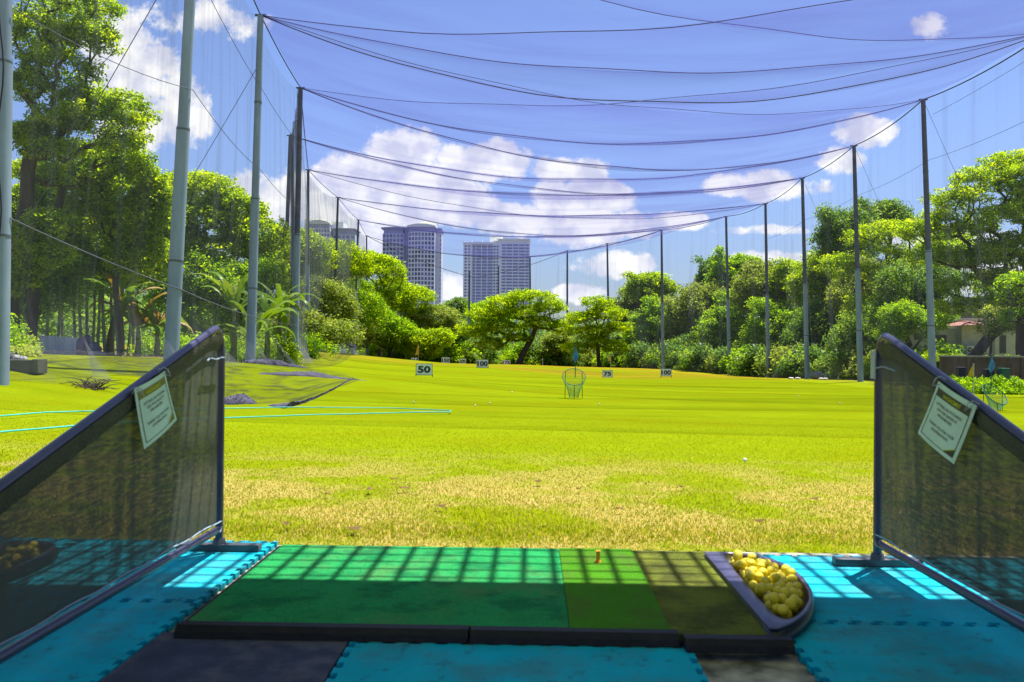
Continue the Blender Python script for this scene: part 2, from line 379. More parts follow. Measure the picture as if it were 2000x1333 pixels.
#---PART2---
# ------------------------------------------------------------------ the bay: slab, roof, grille
MT['concrete'] = mat('stained_concrete', (.10,.10,.075), .9, .3, 9, col2=(.52,.50,.40), bump=.4, bscale=60)
MT['roofm'] = mat('roof_metal', (.75,.76,.75), .6, .1, 4)
MT['blue'] = mat('blue_foam', (.001,.42,.58), .8, .1, 5, bump=.25, bscale=220, spec=.1)
MT['navy'] = mat('navy_rubber', (.04,.05,.10), .85, .3, 8, bump=.4, bscale=160)
MT['rubber'] = mat('black_rubber', (.008,.008,.010), .7, .35, 14, bump=.3, bscale=90)
def turfmat(name, c1, c2, c3, sc=7):
    m = mat(name, c1, .95, col2=c2, scale=sc, bump=1.0, bscale=330, spec=.08)
    t = m.node_tree; n = t.nodes; L = t.links
    b = [q for q in n if q.type == 'BSDF_PRINCIPLED'][0]; src = b.inputs['Base Color'].links[0].from_socket
    z = n.new('ShaderNodeTexNoise'); z.inputs['Scale'].default_value = 260; z.inputs['Detail'].default_value = 2
    tc = [q for q in n if q.type == 'TEX_COORD'][0]; L.new(tc.outputs['Object'], z.inputs['Vector'])
    r = n.new('ShaderNodeMapRange'); L.new(z.outputs[0], r.inputs[0]); r.inputs[1].default_value = .4; r.inputs[2].default_value = .75
    x = n.new('ShaderNodeMix'); x.data_type = 'RGBA'; L.new(r.outputs[0], x.inputs[0]); L.new(src, x.inputs[6]); x.inputs[7].default_value = (*c3, 1)
    L.new(x.outputs[2], b.inputs['Base Color']); return m
MT['matgreen'] = turfmat('emerald_turf', (.002,.40,.09), (.003,.52,.13), (.12,.62,.22))
MT['matlime'] = turfmat('lime_turf', (.035,.30,.004), (.07,.38,.006), (.22,.5,.04))
MT['matolive'] = turfmat('olive_turf', (.16,.21,.02), (.25,.30,.03), (.38,.42,.08), 5)

slab = MB(); slab.box((-9,-4,-.22), (9,4.262,-.026)); s_ = slab.build('bay_floor', MT['concrete']); tag(s_, kind='structure')

roof = thing('bay_roof', 'metal roof over the hitting bays casting the shade across the mats', 'roof', (0,0,3.5))
MB().box((-8,-.9,3.5), (8,4.21,3.6)).build('roof_panel', MT['roofm'], roof)  # unseen roof, kept pale and short at the back to brighten the mats
for x in (-7.8,-4.0,4.2,7.8):
    MB().box((x-.06,-.8,0-.026), (x+.06,-.68,3.5)).build('post', MT['pole'], roof)
gr_ = MB()
for k in range(8): y = 4.27+k*.122; gr_.tube([(-8,y,3.52),(8,y,3.52)], .0092, 5)
grb = MB()
for k in range(-62,63):
    x = k*.13+.04; grb.box((x-.012,4.212,3.53), (x+.012,5.18,3.552))
gril = thing('sun_grille', 'open bar grille along the roof edge that stripes the mats with shadow', 'grille', (0,4.7,3.5))
gr_.build('cross_rods', MT['pole'], gril); grb.build('bars', MT['pole'], gril)

# ---- foam tiles with dovetail slots
def tile(name, x0, y0, w, h, nx, ny, m, label, top=0.0, sides='NESW', group='interlocking foam floor tiles'):
    pts = []
    def edge(a, b, inn, cnt, on):
        a = np.array(a, float); b = np.array(b, float); d = (b-a); Ln = np.linalg.norm(d); d /= Ln; inn = np.array(inn, float); p = Ln/cnt
        pts.append(a)
        if not on: return
        for k in range(cnt):
            c = a + d*p*(k+.5)
            for s, q in ((-.17,0),(-.25,.008),(-.27,.018),(-.2,.024),(.2,.024),(.27,.018),(.25,.008),(.17,0)):
                pts.append(c + d*p*s + inn*q)
    edge((x0,y0), (x0+w,y0), (0,1), nx, 'S' in sides); edge((x0+w,y0), (x0+w,y0+h), (-1,0), ny, 'E' in sides)
    edge((x0+w,y0+h), (x0,y0+h), (0,-1), nx, 'N' in sides); edge((x0,y0+h), (x0,y0), (1,0), ny, 'W' in sides)
    P = [tuple(p) for p in pts]
    o = MB().prism(P, top-.022, top).build(name, m); 
    bm_tri(o); tag(o, label, 'floor tile', group); return o
def bm_tri(o):
    import bmesh
    bm = bmesh.new(); bm.from_mesh(o.data); bmesh.ops.triangulate(bm, faces=[f for f in bm.faces if len(f.verts) > 4]); bm.to_mesh(o.data); bm.free()
G_ = .002
tile('floor_tile', -2.27, 3.24, 1.0, 1.0, 12, 12, MT['blue'], 'sunlit blue foam tile left of the green mat, under the foot of the left divider')
tile('floor_tile', -2.27, 2.238, 1.0, 1.0, 12, 12, MT['blue'], 'shaded blue foam tile at the lower left, behind the sunlit one')
tile('floor_tile', -2.27, 1.236, 1.0, 1.0, 12, 12, MT['blue'], 'blue foam tile cut by the bottom left corner of the photo')
tile('floor_tile', -3.272, 3.24, 1.0, 1.0, 12, 12, MT['blue'], 'blue foam tile seen through the left divider screen in sun stripes')
tile('floor_tile', -3.272, 2.238, 1.0, 1.0, 12, 12, MT['blue'], 'shaded blue foam tile seen through the left divider screen')
tile('floor_tile', -.60, 1.70, 1.14, 1.14, 13, 13, MT['blue'], 'large blue foam tile in front of the green mat, at the bottom centre')
o = tile('floor_tile', -1.262, 1.72, .655, 1.17, 8, 13, MT['navy'], 'dark navy rubber tile without teeth between two blue tiles', sides='')
yn = 4.115
tile('floor_tile', .905, yn-1.0, 1.0, 1.0, 12, 12, MT['blue'], 'blue foam tile right of the ball tray, half in striped sun')
tile('floor_tile', 1.907, yn-1.0, 1.0, 1.0, 12, 12, MT['blue'], 'blue foam tile seen through the right divider screen')
tile('floor_tile', .885, yn-2.002, 1.0, 1.0, 12, 12, MT['blue'], 'shaded blue foam tile at the lower right, beside the bare concrete')
tile('floor_tile', 1.887, yn-2.002, 1.0, 1.0, 12, 12, MT['blue'], 'shaded blue foam tile in the lower right corner behind the divider rail')
for p_ in [(-.60,1.70)]: pass

# dirt and scuffs worn into foam and turf
def dirty(m, col, amount, scale=2.2, lo=.52, hi=.78):
    t = m.node_tree; n = t.nodes; L = t.links
    b = [q for q in n if q.type == 'BSDF_PRINCIPLED'][0]; src = b.inputs['Base Color'].links[0].from_socket
    g = n.new('ShaderNodeNewGeometry'); z = n.new('ShaderNodeTexNoise'); z.inputs['Scale'].default_value = scale; z.inputs['Detail'].default_value = 10; z.inputs['Roughness'].default_value = .7; L.new(g.outputs['Position'], z.inputs['Vector'])
    r = n.new('ShaderNodeMapRange'); r.interpolation_type = 'SMOOTHSTEP'; L.new(z.outputs[0], r.inputs[0]); r.inputs[1].default_value = lo; r.inputs[2].default_value = hi; r.inputs[4].default_value = amount
    x = n.new('ShaderNodeMix'); x.data_type = 'RGBA'; L.new(r.outputs[0], x.inputs[0]); L.new(src, x.inputs[6]); x.inputs[7].default_value = (*col, 1); L.new(x.outputs[2], b.inputs['Base Color'])
dirty(MT['blue'], (.06,.22,.26), .7, 1.8, .44, .64); dirty(MT['blue'], (.02,.10,.13), .6, 13, .55, .66)
dirty(MT['matgreen'], (.20,.36,.12), .6, 1.4, .46, .66); dirty(MT['matgreen'], (.01,.18,.07), .6, 5, .46, .62)
dirty(MT['matlime'], (.16,.20,.05), .7, 3.0, .44, .62); dirty(MT['matolive'], (.08,.09,.03), .7, 4.0, .42, .62)
dirty(MT['navy'], (.12,.12,.13), .6, 4.0, .46, .62)
# ---- hitting mat
zt = .036
A0 = onz(556,1062,zt); A1 = onz(1372,1078,zt); B0 = onz(366,1213,zt); B1 = onz(1511,1236,zt)
g0 = onz(1090,1067,zt); g1_ = onz(1232,1069,zt); gb0 = onz(1115,1226,zt); gb1 = onz(1310,1230,zt)
mt_ = thing('hitting_mat', 'wide green golf hitting mat with lime and olive strips on a black rubber frame', 'golf mat', ((A0[0]+A1[0])/2,(A0[1]+B0[1])/2,0))
xl, xr = (A0[0]+B0[0])/2, (A1[0]+B1[0])/2; yb, yf = (A0[1]+A1[1])/2, (B0[1]+gb0[1])/2
xa, xb = (g0[0]+gb0[0])/2, (g1_[0]+gb1[0])/2
print('mat', xl, xa, xb, xr, yf, yb)
MB().box((xl,yf,.004),(xa-.002,yb,zt)).build('turf_panel', MT['matgreen'], mt_)['label'] = 'emerald green stance turf'
MB().box((xa,yf-.012,.004),(xb-.002,yb,zt+.003)).build('turf_panel', MT['matlime'], mt_)['label'] = 'lime green tee strip'
MB().box((xb,yf-.04,.004),(xr,yb-.01,zt-.002)).build('turf_panel', MT['matolive'], mt_)['label'] = 'worn olive green strip next to the ball tray'
def framebar(x0, x1, y1, dy=.075, name='frame_bar'):
    poly = [(0,0),(dy*.9,0),(dy,zt+.002),(dy*.35,zt+.004),(dy*.1,zt*.62)]
    V = []; 
    for x in (x0, x1):
        for a, z in poly: V.append((x, y1-dy+a, z-.0))
    k = len(poly); F = [tuple(range(k-1,-1,-1)), tuple(range(k,2*k))]+[(i,(i+1)%k,k+(i+1)%k,k+i) for i in range(k)]
    return MB().add(V, F).build(name, MT['rubber'], mt_, bevel=.003)
xj = onz(915,1238,zt)[0]
framebar(xl-.02, xj-.003, yf); framebar(xj+.003, xb+.02, yf-.004); framebar(xb+.03, xr+.05, yf-.05)
MB().box((xl-.02,yf,0),(xl-.002,yb,zt-.006)).build('frame_bar', MT['rubber'], mt_)
te = thing('golf_tee', 'orange rubber golf tee standing on the lime strip of the mat', 'tee', tuple(onz(1168,1098,zt+.003)))
c = onz(1168,1098,zt+.003)
MT['orange'] = mat('orange_rubber', (.75,.26,.01), .45, .1, 20)
MB().tube([c, c+(0,0,.006)], [.014,.012], 14).build('base', MT['orange'], te, True)
MB().tube([c+(0,0,.006), c+(0,0,.012), c+(0,0,.044), c+(0,0,.05)], [.009,.0085,.0085,.0115], 14).build('tube', MT['orange'], te, True)
# stray bits on mat and floor
# ---- ball tray
zr = .055
outer = [(1374,1077),(1450,1079),(1500,1088),(1540,1104),(1570,1128),(1586,1152),(1587,1176),(1577,1194),(1556,1212),(1530,1224),(1507,1232)]
inner = [(1414,1081),(1450,1084),(1494,1092),(1530,1107),(1560,1130),(1575,1152),(1577,1170),(1568,1186),(1553,1200),(1538,1208),(1520,1204),(1480,1163),(1440,1116)]
def outline(pts, z, n=56):
    P = np.array([onz(px,py,z)[:2] for px,py in pts]); P = np.vstack([P, P[:1]])
    d = np.r_[0, np.cumsum(np.linalg.norm(np.diff(P, axis=0), axis=1))]; s = np.linspace(0, d[-1], n, endpoint=False)
    return np.c_[np.interp(s, d, P[:,0]), np.interp(s, d, P[:,1])], d[-1]
def smooth2(P, w):
    for _ in range(w): P = (np.roll(P,1,0)+2*P+np.roll(P,-1,0))/4
    return P
NO = 96
O, _ = outline(outer, zr, NO); In, _ = outline(inner, zr, NO)
In = smooth2(In, 2); In = In.mean(0)+(In-In.mean(0))*1.04; O2 = smooth2(O, 1)
# align inner loop to outer by angle about the hole centre
cc = In.mean(0)
def byang(P, th):
    a = np.unwrap(np.arctan2(P[:,1]-cc[1], P[:,0]-cc[0])); 
    if a[-1] < a[0]: P = P[::-1]; a = a[::-1]
    a = np.r_[a-2*math.pi, a, a+2*math.pi]; Q = np.vstack([P,P,P]); o_ = np.argsort(a); a = a[o_]; Q = Q[o_]
    return np.c_[np.interp(th, a, Q[:,0]), np.interp(th, a, Q[:,1])]
th = np.linspace(-math.pi, math.pi, 120, endpoint=False) + 0
Ob = byang(O2, th); Ib = byang(In, th)
def ringmesh(loops):
    n_ = len(loops[0]); V = np.concatenate(loops); F = []
    for j in range(len(loops)-1):
        for i in range(n_): F.append((j*n_+i, j*n_+(i+1)%n_, (j+1)*n_+(i+1)%n_, (j+1)*n_+i))
    return V, F
def z3(P, z): return np.c_[P, np.full(len(P), z)]
def scl(P, s, c=None): c = P.mean(0) if c is None else c; return c+(P-c)*s
MT['tray'] = mat('tray_plastic_lit', (.055,.052,.11), .35, .2, 6, spec=.5)  # rim: violet sky reflection on the lit top put into the colour
MT['traybody'] = mat('tray_plastic_shaded', (.012,.02,.03), .35, .2, 6)  # same tray, its darker unlit side put into the colour
MT['trayin'] = mat('tray_inside', (.10,.075,.03), .6, .25, 10)
tray = thing('ball_tray', 'black D shaped plastic tray full of yellow balls right of the mat', 'ball tray', (cc[0],cc[1],0))
bulge = cc+(Ob-cc)*1.035
V, F = ringmesh([z3(scl(Ob,.90,cc),0.001), z3(cc+(Ob-cc)*1.045,.008), z3(cc+(Ob-cc)*1.06,.022), z3(cc+(Ob-cc)*1.03,.036), z3(cc+(Ob-cc)*.985,zr-.008)])
MB().add(V, F).build('body', MT['traybody'], tray, True)
V, F = ringmesh([z3(cc+(Ob-cc)*.985,zr-.008), z3(Ob,zr-.007), z3(cc+(Ob-cc)*1.006,zr-.003), z3(scl(Ob,.994,cc),zr), z3(Ib+(Ob-Ib)*.12,zr+.001), z3(Ib,zr-.004)])
MB().add(V, F).build('rim', MT['tray'], tray, True)
V, F = ringmesh([z3(Ib,zr-.004), z3(scl(Ib,.985,cc),.03), z3(scl(Ib,.93,cc),.012)])
F.append(tuple(range(2*120, 3*120)))
MB().add(V, F).build('well', MT['trayin'], tray, True)
# ---- yellow balls settling into the tray
MT['ball'] = mat('yellow_ball', (.75,.62,.02), .35, .1, 6, bump=.35, bscale=260, spec=.5)
ballme = MB().sphere((0,0,0), .0207, 20, 12).build('golf_ball', MT['ball'], smooth=True)
def inpoly(p, P):
    x, y = p; r_ = False; j = len(P)-1
    for i in range(len(P)):
        if (P[i][1] > y) != (P[j][1] > y) and x < (P[j][0]-P[i][0])*(y-P[i][1])/(P[j][1]-P[i][1])+P[i][0]: r_ = not r_
        j = i
    return r_
hole = scl(Ib, .93, cc)
def fill(hole, n_, zf, seed, keep=lambda p: True):
    r0 = .0214; rr = np.random.RandomState(seed); B = []; lo, hi = hole.min(0), hole.max(0)
    segA = hole; segB = np.roll(hole, -1, 0)
    def dedge(p):
        d = segB-segA; t_ = np.clip(((p-segA)*d).sum(1)/((d*d).sum(1)+1e-12), 0, 1); return np.linalg.norm(p-(segA+d*t_[:,None]), axis=1).min()
    for k in range(n_):
        best = None
        for q in range(260):
            p = rr.uniform(lo, hi)
            if not inpoly(p, hole) or dedge(p) < r0*.85 or not keep(p): continue
            z = zf+r0
            for b_ in B:
                d2 = (p[0]-b_[0])**2+(p[1]-b_[1])**2
                if d2 < 4*r0*r0: z = max(z, b_[2]+math.sqrt(4*r0*r0-d2))
            sc = z + (p[0]-lo[0])*-.02+rr.uniform(0,.004)
            if best is None or sc < best[0]: best = (sc, p[0], p[1], z)
        if best: B.append(best[1:])
    return B
balls = fill(scl(hole,.96), 84, .0125, 3)
balls = [b_ for b_ in balls if b_[2] < .083]
print('balls', len(balls), 'top', max(b_[2] for b_ in balls))
first = True
for b_ in balls:
    if first: ballme.location = b_; ob = ballme; first = False
    else: ob = copyof(ballme, b_)
    ob.rotation_euler = (random.random()*6, random.random()*6, 0)
    tag(ob, 'yellow golf ball lying in the D shaped tray right of the mat', 'golf ball', 'yellow balls in the tray')
# second bay's tray, seen through the left screen
sh = np.array([onz(20,1085,zr)[0]-.02-cc[0], .03, 0])
tr2 = copyof(tray, tuple(np.array([cc[0],cc[1],0])+sh), label='ball tray of the neighbouring bay, dim behind the left screen')
for b_ in balls[::2][:34]:
    ob = copyof(ballme, tuple(np.array(b_)+sh)); tag(ob, 'yellow golf ball in the neighbouring tray behind the left screen', 'golf ball', 'yellow balls in the neighbouring tray')

# ---- divider screens
MT['frame'] = mat('frame_tube', (.045,.043,.085), .28, .15, 5, spec=.6)
MT['framel'] = mat('frame_tube_worn', (.055,.06,.075), .35, .2, 5, spec=.6)
def clothmat():
    m = newmat('screen_mesh'); t = m.node_tree; n = t.nodes; L = t.links
    o = n.new('ShaderNodeOutputMaterial'); c = n.new('ShaderNodeTexCoord'); mp_ = n.new('ShaderNodeMapping'); mp_.inputs['Scale'].default_value = (1,.12,1); L.new(c.outputs['Object'], mp_.inputs[0])
    z = n.new('ShaderNodeTexNoise'); z.inputs['Scale'].default_value = 120; z.inputs['Detail'].default_value = 3; L.new(mp_.outputs[0], z.inputs['Vector'])
    mp2 = n.new('ShaderNodeMapping'); mp2.inputs['Scale'].default_value = (1,1,.08); L.new(c.outputs['Object'], mp2.inputs[0])
    z2 = n.new('ShaderNodeTexNoise'); z2.inputs['Scale'].default_value = 14; z2.inputs['Detail'].default_value = 3; L.new(mp2.outputs[0], z2.inputs['Vector'])
    ad = n.new('ShaderNodeMath'); ad.operation = 'MULTIPLY_ADD'; L.new(z2.outputs[0], ad.inputs[0]); ad.inputs[1].default_value = .8; L.new(z.outputs[0], ad.inputs[2])
    r = n.new('ShaderNodeMapRange'); L.new(ad.outputs[0], r.inputs[0]); r.inputs[1].default_value = .75; r.inputs[2].default_value = 1.2; r.inputs[3].default_value = .99; r.inputs[4].default_value = .89
    d = n.new('ShaderNodeBsdfDiffuse'); d.inputs[0].default_value = (.09,.098,.088,1)
    tl = n.new('ShaderNodeBsdfTranslucent'); tl.inputs[0].default_value = (.10,.10,.06,1)
    ms = n.new('ShaderNodeMixShader'); ms.inputs[0].default_value = .25; L.new(d.outputs[0], ms.inputs[1]); L.new(tl.outputs[0], ms.inputs[2])
    tp = n.new('ShaderNodeBsdfTransparent'); mo = n.new('ShaderNodeMixShader')
    L.new(r.outputs[0], mo.inputs[0]); L.new(tp.outputs[0], mo.inputs[1]); L.new(ms.outputs[0], mo.inputs[2]); L.new(mo.outputs[0], o.inputs[0]); return m
MT['cloth'] = clothmat()
MT['hem'] = mat('screen_hem', (.06,.06,.035), .8, .2, 20, bump=.3, bscale=100)
def divider(X, Y1, ztop, slope, Yn, side, label):
    """side = +1 for the left screen (feet at X), frame in the plane x = X"""
    t = thing('divider_screen', label, 'divider screen', (X, Y1, 0), 'divider screens between the bays')
    r = .019; zb = .105
    def zl(y): return ztop-.035-(Y1-.13-y)*slope
    path = [(X,Y1,.02),(X,Y1,ztop-.14),(X,Y1-.008,ztop-.085),(X,Y1-.035,ztop-.04),(X,Y1-.075,ztop-.022),(X,Y1-.13,ztop-.035)]
    path += [(X,y,zl(y)) for y in np.linspace(Y1-.3, Yn+.1, 10)] + [(X,Yn+.02,zl(Yn+.1)-.05),(X,Yn,zl(Yn)-.12),(X,Yn,.02)]
    MB().tube(path, r, 16).build('frame', MT['frame'], t, True)
    MB().tube([(X,Y1,zb),(X,Yn,zb)], .018, 14).build('bottom_rail', MT['frame'], t, True)
    for y in (Y1, Yn+.02):
        MB().box((X-.20,y-.025,.001),(X+.20,y+.025,.035)).build('foot', MT['framel'], t, bevel=.004)
        MB().tube([(X,y,.03),(X,y,.06)], [.034,.026], 14).build('socket', MT['framel'], t, True)
    # screen cloth, slightly slack
    ny, nz_ = 60, 30; G = np.zeros((ny, nz_, 3))
    for i, y in enumerate(np.linspace(Y1-.035, Yn+.03, ny)):
        zt_ = min(zl(y)-.045, ztop-.10)
        for j, z in enumerate(np.linspace(zb+.028, zt_, nz_)):
            s = math.sin(math.pi*i/(ny-1))*math.sin(math.pi*j/(nz_-1))
            G[i,j] = (X+side*(.012*s+.004*math.sin(y*9+z*4)*s), y, z)
    I = np.arange(ny*nz_).reshape(ny, nz_); F = np.stack([I[:-1,:-1],I[1:,:-1],I[1:,1:],I[:-1,1:]],-1).reshape(-1,4)
    fastmesh('screen_cloth', G.reshape(-1,3), F, MT['cloth'], t, smooth=True)
    # hem band folded under the sloping rail and along the post
    H = MB()
    for (i0, i1) in ((0, ny-1),):
        P = []; 
        for y in np.linspace(Y1-.05, Yn+.05, 30):
            zt_ = min(zl(y), ztop-.05)
            P.append([(X+side*.006, y, zt_-.075), (X+side*.0225, y, zt_-.04), (X+side*.0235, y, zt_)])
        H.grid(np.array(P))
    H.build('hem', MT['hem'], t, True)
    c_ = MB()
    P = [(X+side*.03, y, min(zl(y)-.10, ztop-.16)+.004*math.sin(y*40)) for y in np.linspace(Y1-.04, Y1-.25, 8)]
    c_.tube(P, .004, 6).build('cord', MT['pole'], t, True)
    MB().tube([(X+side*.02, Y1-.03+.01*k, .12+.93*k*0) for k in range(2)]+[(X+side*.024, Y1-.05, .10)], .004, 6).build('cord', MT['pole'], t, True)
    MB().tube([(X+side*.02,y,zb+.045+.004*math.sin(y*17)) for y in np.linspace(Y1-.02,Yn+.1,30)], .0035, 5).build('cord', MT['pole'], t, True)
    return t
divider(-1.492, 4.03, 1.085, .298, 1.30, 1, 'dark mesh divider screen on the left with its far end lit by the sun')
divider(1.60, 3.93, 1.075, .322, 1.30, -1, 'dark mesh divider screen on the right, wholly in shade')

# ---- laminated notices hanging from the rails
FONTC = {}
def text_geo(s, size, bold=0.0, extr=.0, align='CENTER'):
    cu = bpy.data.curves.new('t', 'FONT'); cu.body = s; cu.size = size; cu.align_x = align; cu.align_y = 'CENTER'; cu.offset = bold; cu.extrude = extr; cu.resolution_u = 3
    o = bpy.data.objects.new('t', cu); COL.objects.link(o); bpy.context.view_layer.update()
    me = bpy.data.meshes.new_from_object(o.evaluated_get(bpy.context.evaluated_depsgraph_get()))
    V = np.array([v.co[:] for v in me.vertices]).reshape(-1,3); F = [tuple(p.vertices) for p in me.polygons]
    bpy.data.objects.remove(o); bpy.data.curves.remove(cu); bpy.data.meshes.remove(me)
    return V, F
def text_on(mb, s, w, h, org, ux, uy, nrm, off, bold=0.0):
    """lettering w wide and h tall centred at org on the plane ux/uy"""
    V, F = text_geo(s, 1.0, bold); lo, hi = V.min(0), V.max(0); V = V-(lo+hi)/2
    V[:,0] *= w/(hi[0]-lo[0]); V[:,1] *= h/(hi[1]-lo[1])
    P = org + V[:,0:1]*ux + V[:,1:2]*uy + nrm*off
    mb.add(P, F)
MT['paper'] = mat('laminated_paper', (.55,.78,.68), .35, .06, 8, spec=.5)
MT['ink'] = mat('black_ink', (.02,.03,.03), .5, .1, 8)
MT['inkyellow'] = mat('yellow_ink', (.55,.60,.02), .5, .1, 8)
MT['headolive'] = mat('olive_header', (.20,.19,.015), .5, .1, 8)
MT['tie'] = mat('zip_tie', (.35,.42,.40), .5, .1, 8)
def notice(X, corners, nx, head, headtext, label, railz):
    P = [onx(px,py,X) for px,py in corners]      # TL TR BR BL
    TL, TR, BR, BL = P; 
    t = thing('notice', label, 'notice sign', tuple((TL+TR)/2), 'notices hanging on the divider rails')
    nrm = np.array([nx,0,0.]); n_ = 14; bow = .012
    def S(u, v, off=0):
        p = (TL*(1-u)+TR*u)*(1-v)+(BL*(1-u)+BR*u)*v
        return p + nrm*(off+bow*math.sin(math.pi*u)*.6+bow*v*v*.8)
    def patch(u0,u1,v0,v1,off,nu=10,nv=10): return np.array([[S(u,v,off) for v in np.linspace(v0,v1,nv)] for u in np.linspace(u0,u1,nu)])
    m = MB(); m.grid(patch(0,1,0,1,0,14,14)); m.grid(patch(0,1,0,1,-.0015,14,14)[::-1]); m.build('sheet', MT['paper'], t, True)
    MB().grid(patch(.075,.925,.085,.215,.0012)).build('header_band', head, t, True)
    bo = MB()
    for a in ((.065,.08,.07,.93),(.92,.935,.07,.93),(.065,.935,.925,.935)): bo.grid(patch(*a,.0011))
    bo.build('border', MT['ink'], t, True)
    tri = MB(); tri.add([S(.70,.93,.0013), S(.925,.80,.0013), S(.925,.93,.0013)], [(0,1,2)]); tri.build('corner_flash', head, t)
    tr2_ = MB(); tr2_.add([S(.69,.93,.0016), S(.70,.92,.0016), S(.925,.785,.0016), S(.925,.80,.0016), S(.71,.93,.0016)], [(0,1,2,3,4)]); tr2_.build('corner_flash', MT['inkyellow'], t)
    W_ = 1/ (.5)
    def writ(s, u0, u1, vc, vh, off, bold=.012):
        V, F = text_geo(s, 1.0, bold); lo, hi = V.min(0), V.max(0)
        U = u0+(V[:,0]-lo[0])/(hi[0]-lo[0])*(u1-u0); Vv = vc+vh/2-(V[:,1]-lo[1])/(hi[1]-lo[1])*vh
        return [S(a, b_, off) for a, b_ in zip(U, Vv)], F
    h = MB(); h.add(*writ(headtext, .27,.73,.152,.07,.0022,.02)); h.build('header_text', MT['inkyellow'], t)
    for para in (0, 1):
     x = MB()
     for s, u0, u1, vc in (('HITTING OR PITCHING',.17,.83,.32),('ON THE GRASS IS',.24,.76,.40),('PROHIBITED.',.31,.69,.48),('THANK YOU FOR YOUR',.17,.83,.66),('COOPERATION',.28,.72,.74)):
        if (vc > .6) == bool(para): x.add(*writ(s, u0, u1, vc, .045, .0022))
     x.build('message_text', MT['ink'], t)
    for u in (.07,.93):
        c_ = S(u,.035); y = c_[1]; a = np.array([X+nx*.0, y, railz(y)])
        ring = [c_+nrm*.004, a+np.array([nx*.03,0,-.01]), a+np.array([nx*.018,0,.018]), a+np.array([0,0,.026]), a+np.array([-nx*.02,0,.016]), a+np.array([-nx*.028,0,-.015]), c_-nrm*.006]
        MB().tube(ring, .0022, 6, closed=True).build('cable_tie', MT['tie'], t, True)
rail = lambda Y1, zt_, sl_: (lambda y: zt_-.035-(Y1-.13-y)*sl_)
notice(-1.455, [(262,760),(322,725),(341,820),(277,878)], 1, MT['headolive'], 'ANNOUNCEMENT', 'laminated notice with a yellow brown header tied to the left divider rail', rail(4.03,1.085,.298))
notice(1.565, [(1833,745),(1908,793),(1868,907),(1797,846)], -1, MT['ink'], 'ANNOUNCEMENT', 'laminated notice with a black header tied to the right divider rail', rail(3.93,1.075,.322))
# small tag bound to the right post
tg = onx(1720,700,1.60)
bt = MB().box((1.572,3.905,.86),(1.579,3.955,.99)); o = bt.build('post_tag', MT['tie']); tag(o, 'pale plastic tag strapped to the top of the right divider post', 'tag')
#---PART3---
# ------------------------------------------------------------------ poles
T_ = 13.0                       # height of the pole tops above the eye
def ptop(px, py, Y): p = at(px, py, Y); return p
LP = [  # (base px, base Y, top px or None, top py or None, radius, name tag)
  ('O', (-4, 17), (7, None), .19), ('A', (333, 22.5), (371, None), .175), ('B', (489, 33), (509, 30), .17), ('C', (575, 42.5), (587, 172), .17),
  ('D', (552, 52.8), (567, 265), .15), ('E', (600, 62.5), (602, 332), .14), ('F', (651, 74.2), (660, 386), .14), ('G', (691, 87.5), (700, 430), .14), ('H', (717, 100), (716, 461), .12)]
RP = [('R0', (2082, 34.5), (2052, 60), .15), ('R1', (1823, 44.7), (1803, 195), .165), ('R2', (1681, 55), (1668, 285), .165), ('R3', (1577, 65.6), (1567, 348), .165), ('R4', (1501, 77.4), (1495, 398), .16),
      ('R5', (1425, 85), (1418, 423), .16), ('R6', (1295, 95), (1292, 450), .165), ('R7', (1190, 108), (1186, 476), .16), ('R8', (1108, 116), (1108, 490), .16), ('R9', (1037, 124), (1035, 502), .16),
      ('X1', (915, 122), (917, 531), .16), ('X2', (972, 132), (974, 520), .12)]
LAB = {'O':'thick pale pole cut by the left edge, a dark cable running down it','A':'nearest full net pole on the left, rising out of frame above the notice',
 'B':'tall steel net pole second from the left divider, its top carrying the net ropes','C':'steel net pole with gathered netting and climbing leaves at its foot','D':'thin outer net pole just left of the gathered netting',
 'E':'slim net pole right of the gathered netting on the left','F':'slim net pole on the left in front of the hidden tower','G':'slim net pole second from the end of the left net wall','H':'last pole of the left net wall, left of the window tower',
 'R0':'net pole beyond the right edge that carries the near right net corner','R1':'nearest net pole on the right, just behind the right divider','R2':'second nearest net pole on the right, left of the right divider','R3':'third nearest net pole on the right with dark netting along it',
 'R4':'fourth net pole on the right in front of the bushy trees','R5':'fifth net pole on the right before the dark trees','R6':'net pole standing just behind the right 100 sign','R7':'net pole behind the 75 sign, half hidden by a feathery tree','R8':'thin far net pole behind the target net with the blue flag',
 'R9':'far pole showing above the round tree right of the wide tower','X1':'far pole in front of the left edge of the wide tower','X2':'thin far pole in front of the middle of the wide tower'}
TOP = {}; BASE = {}
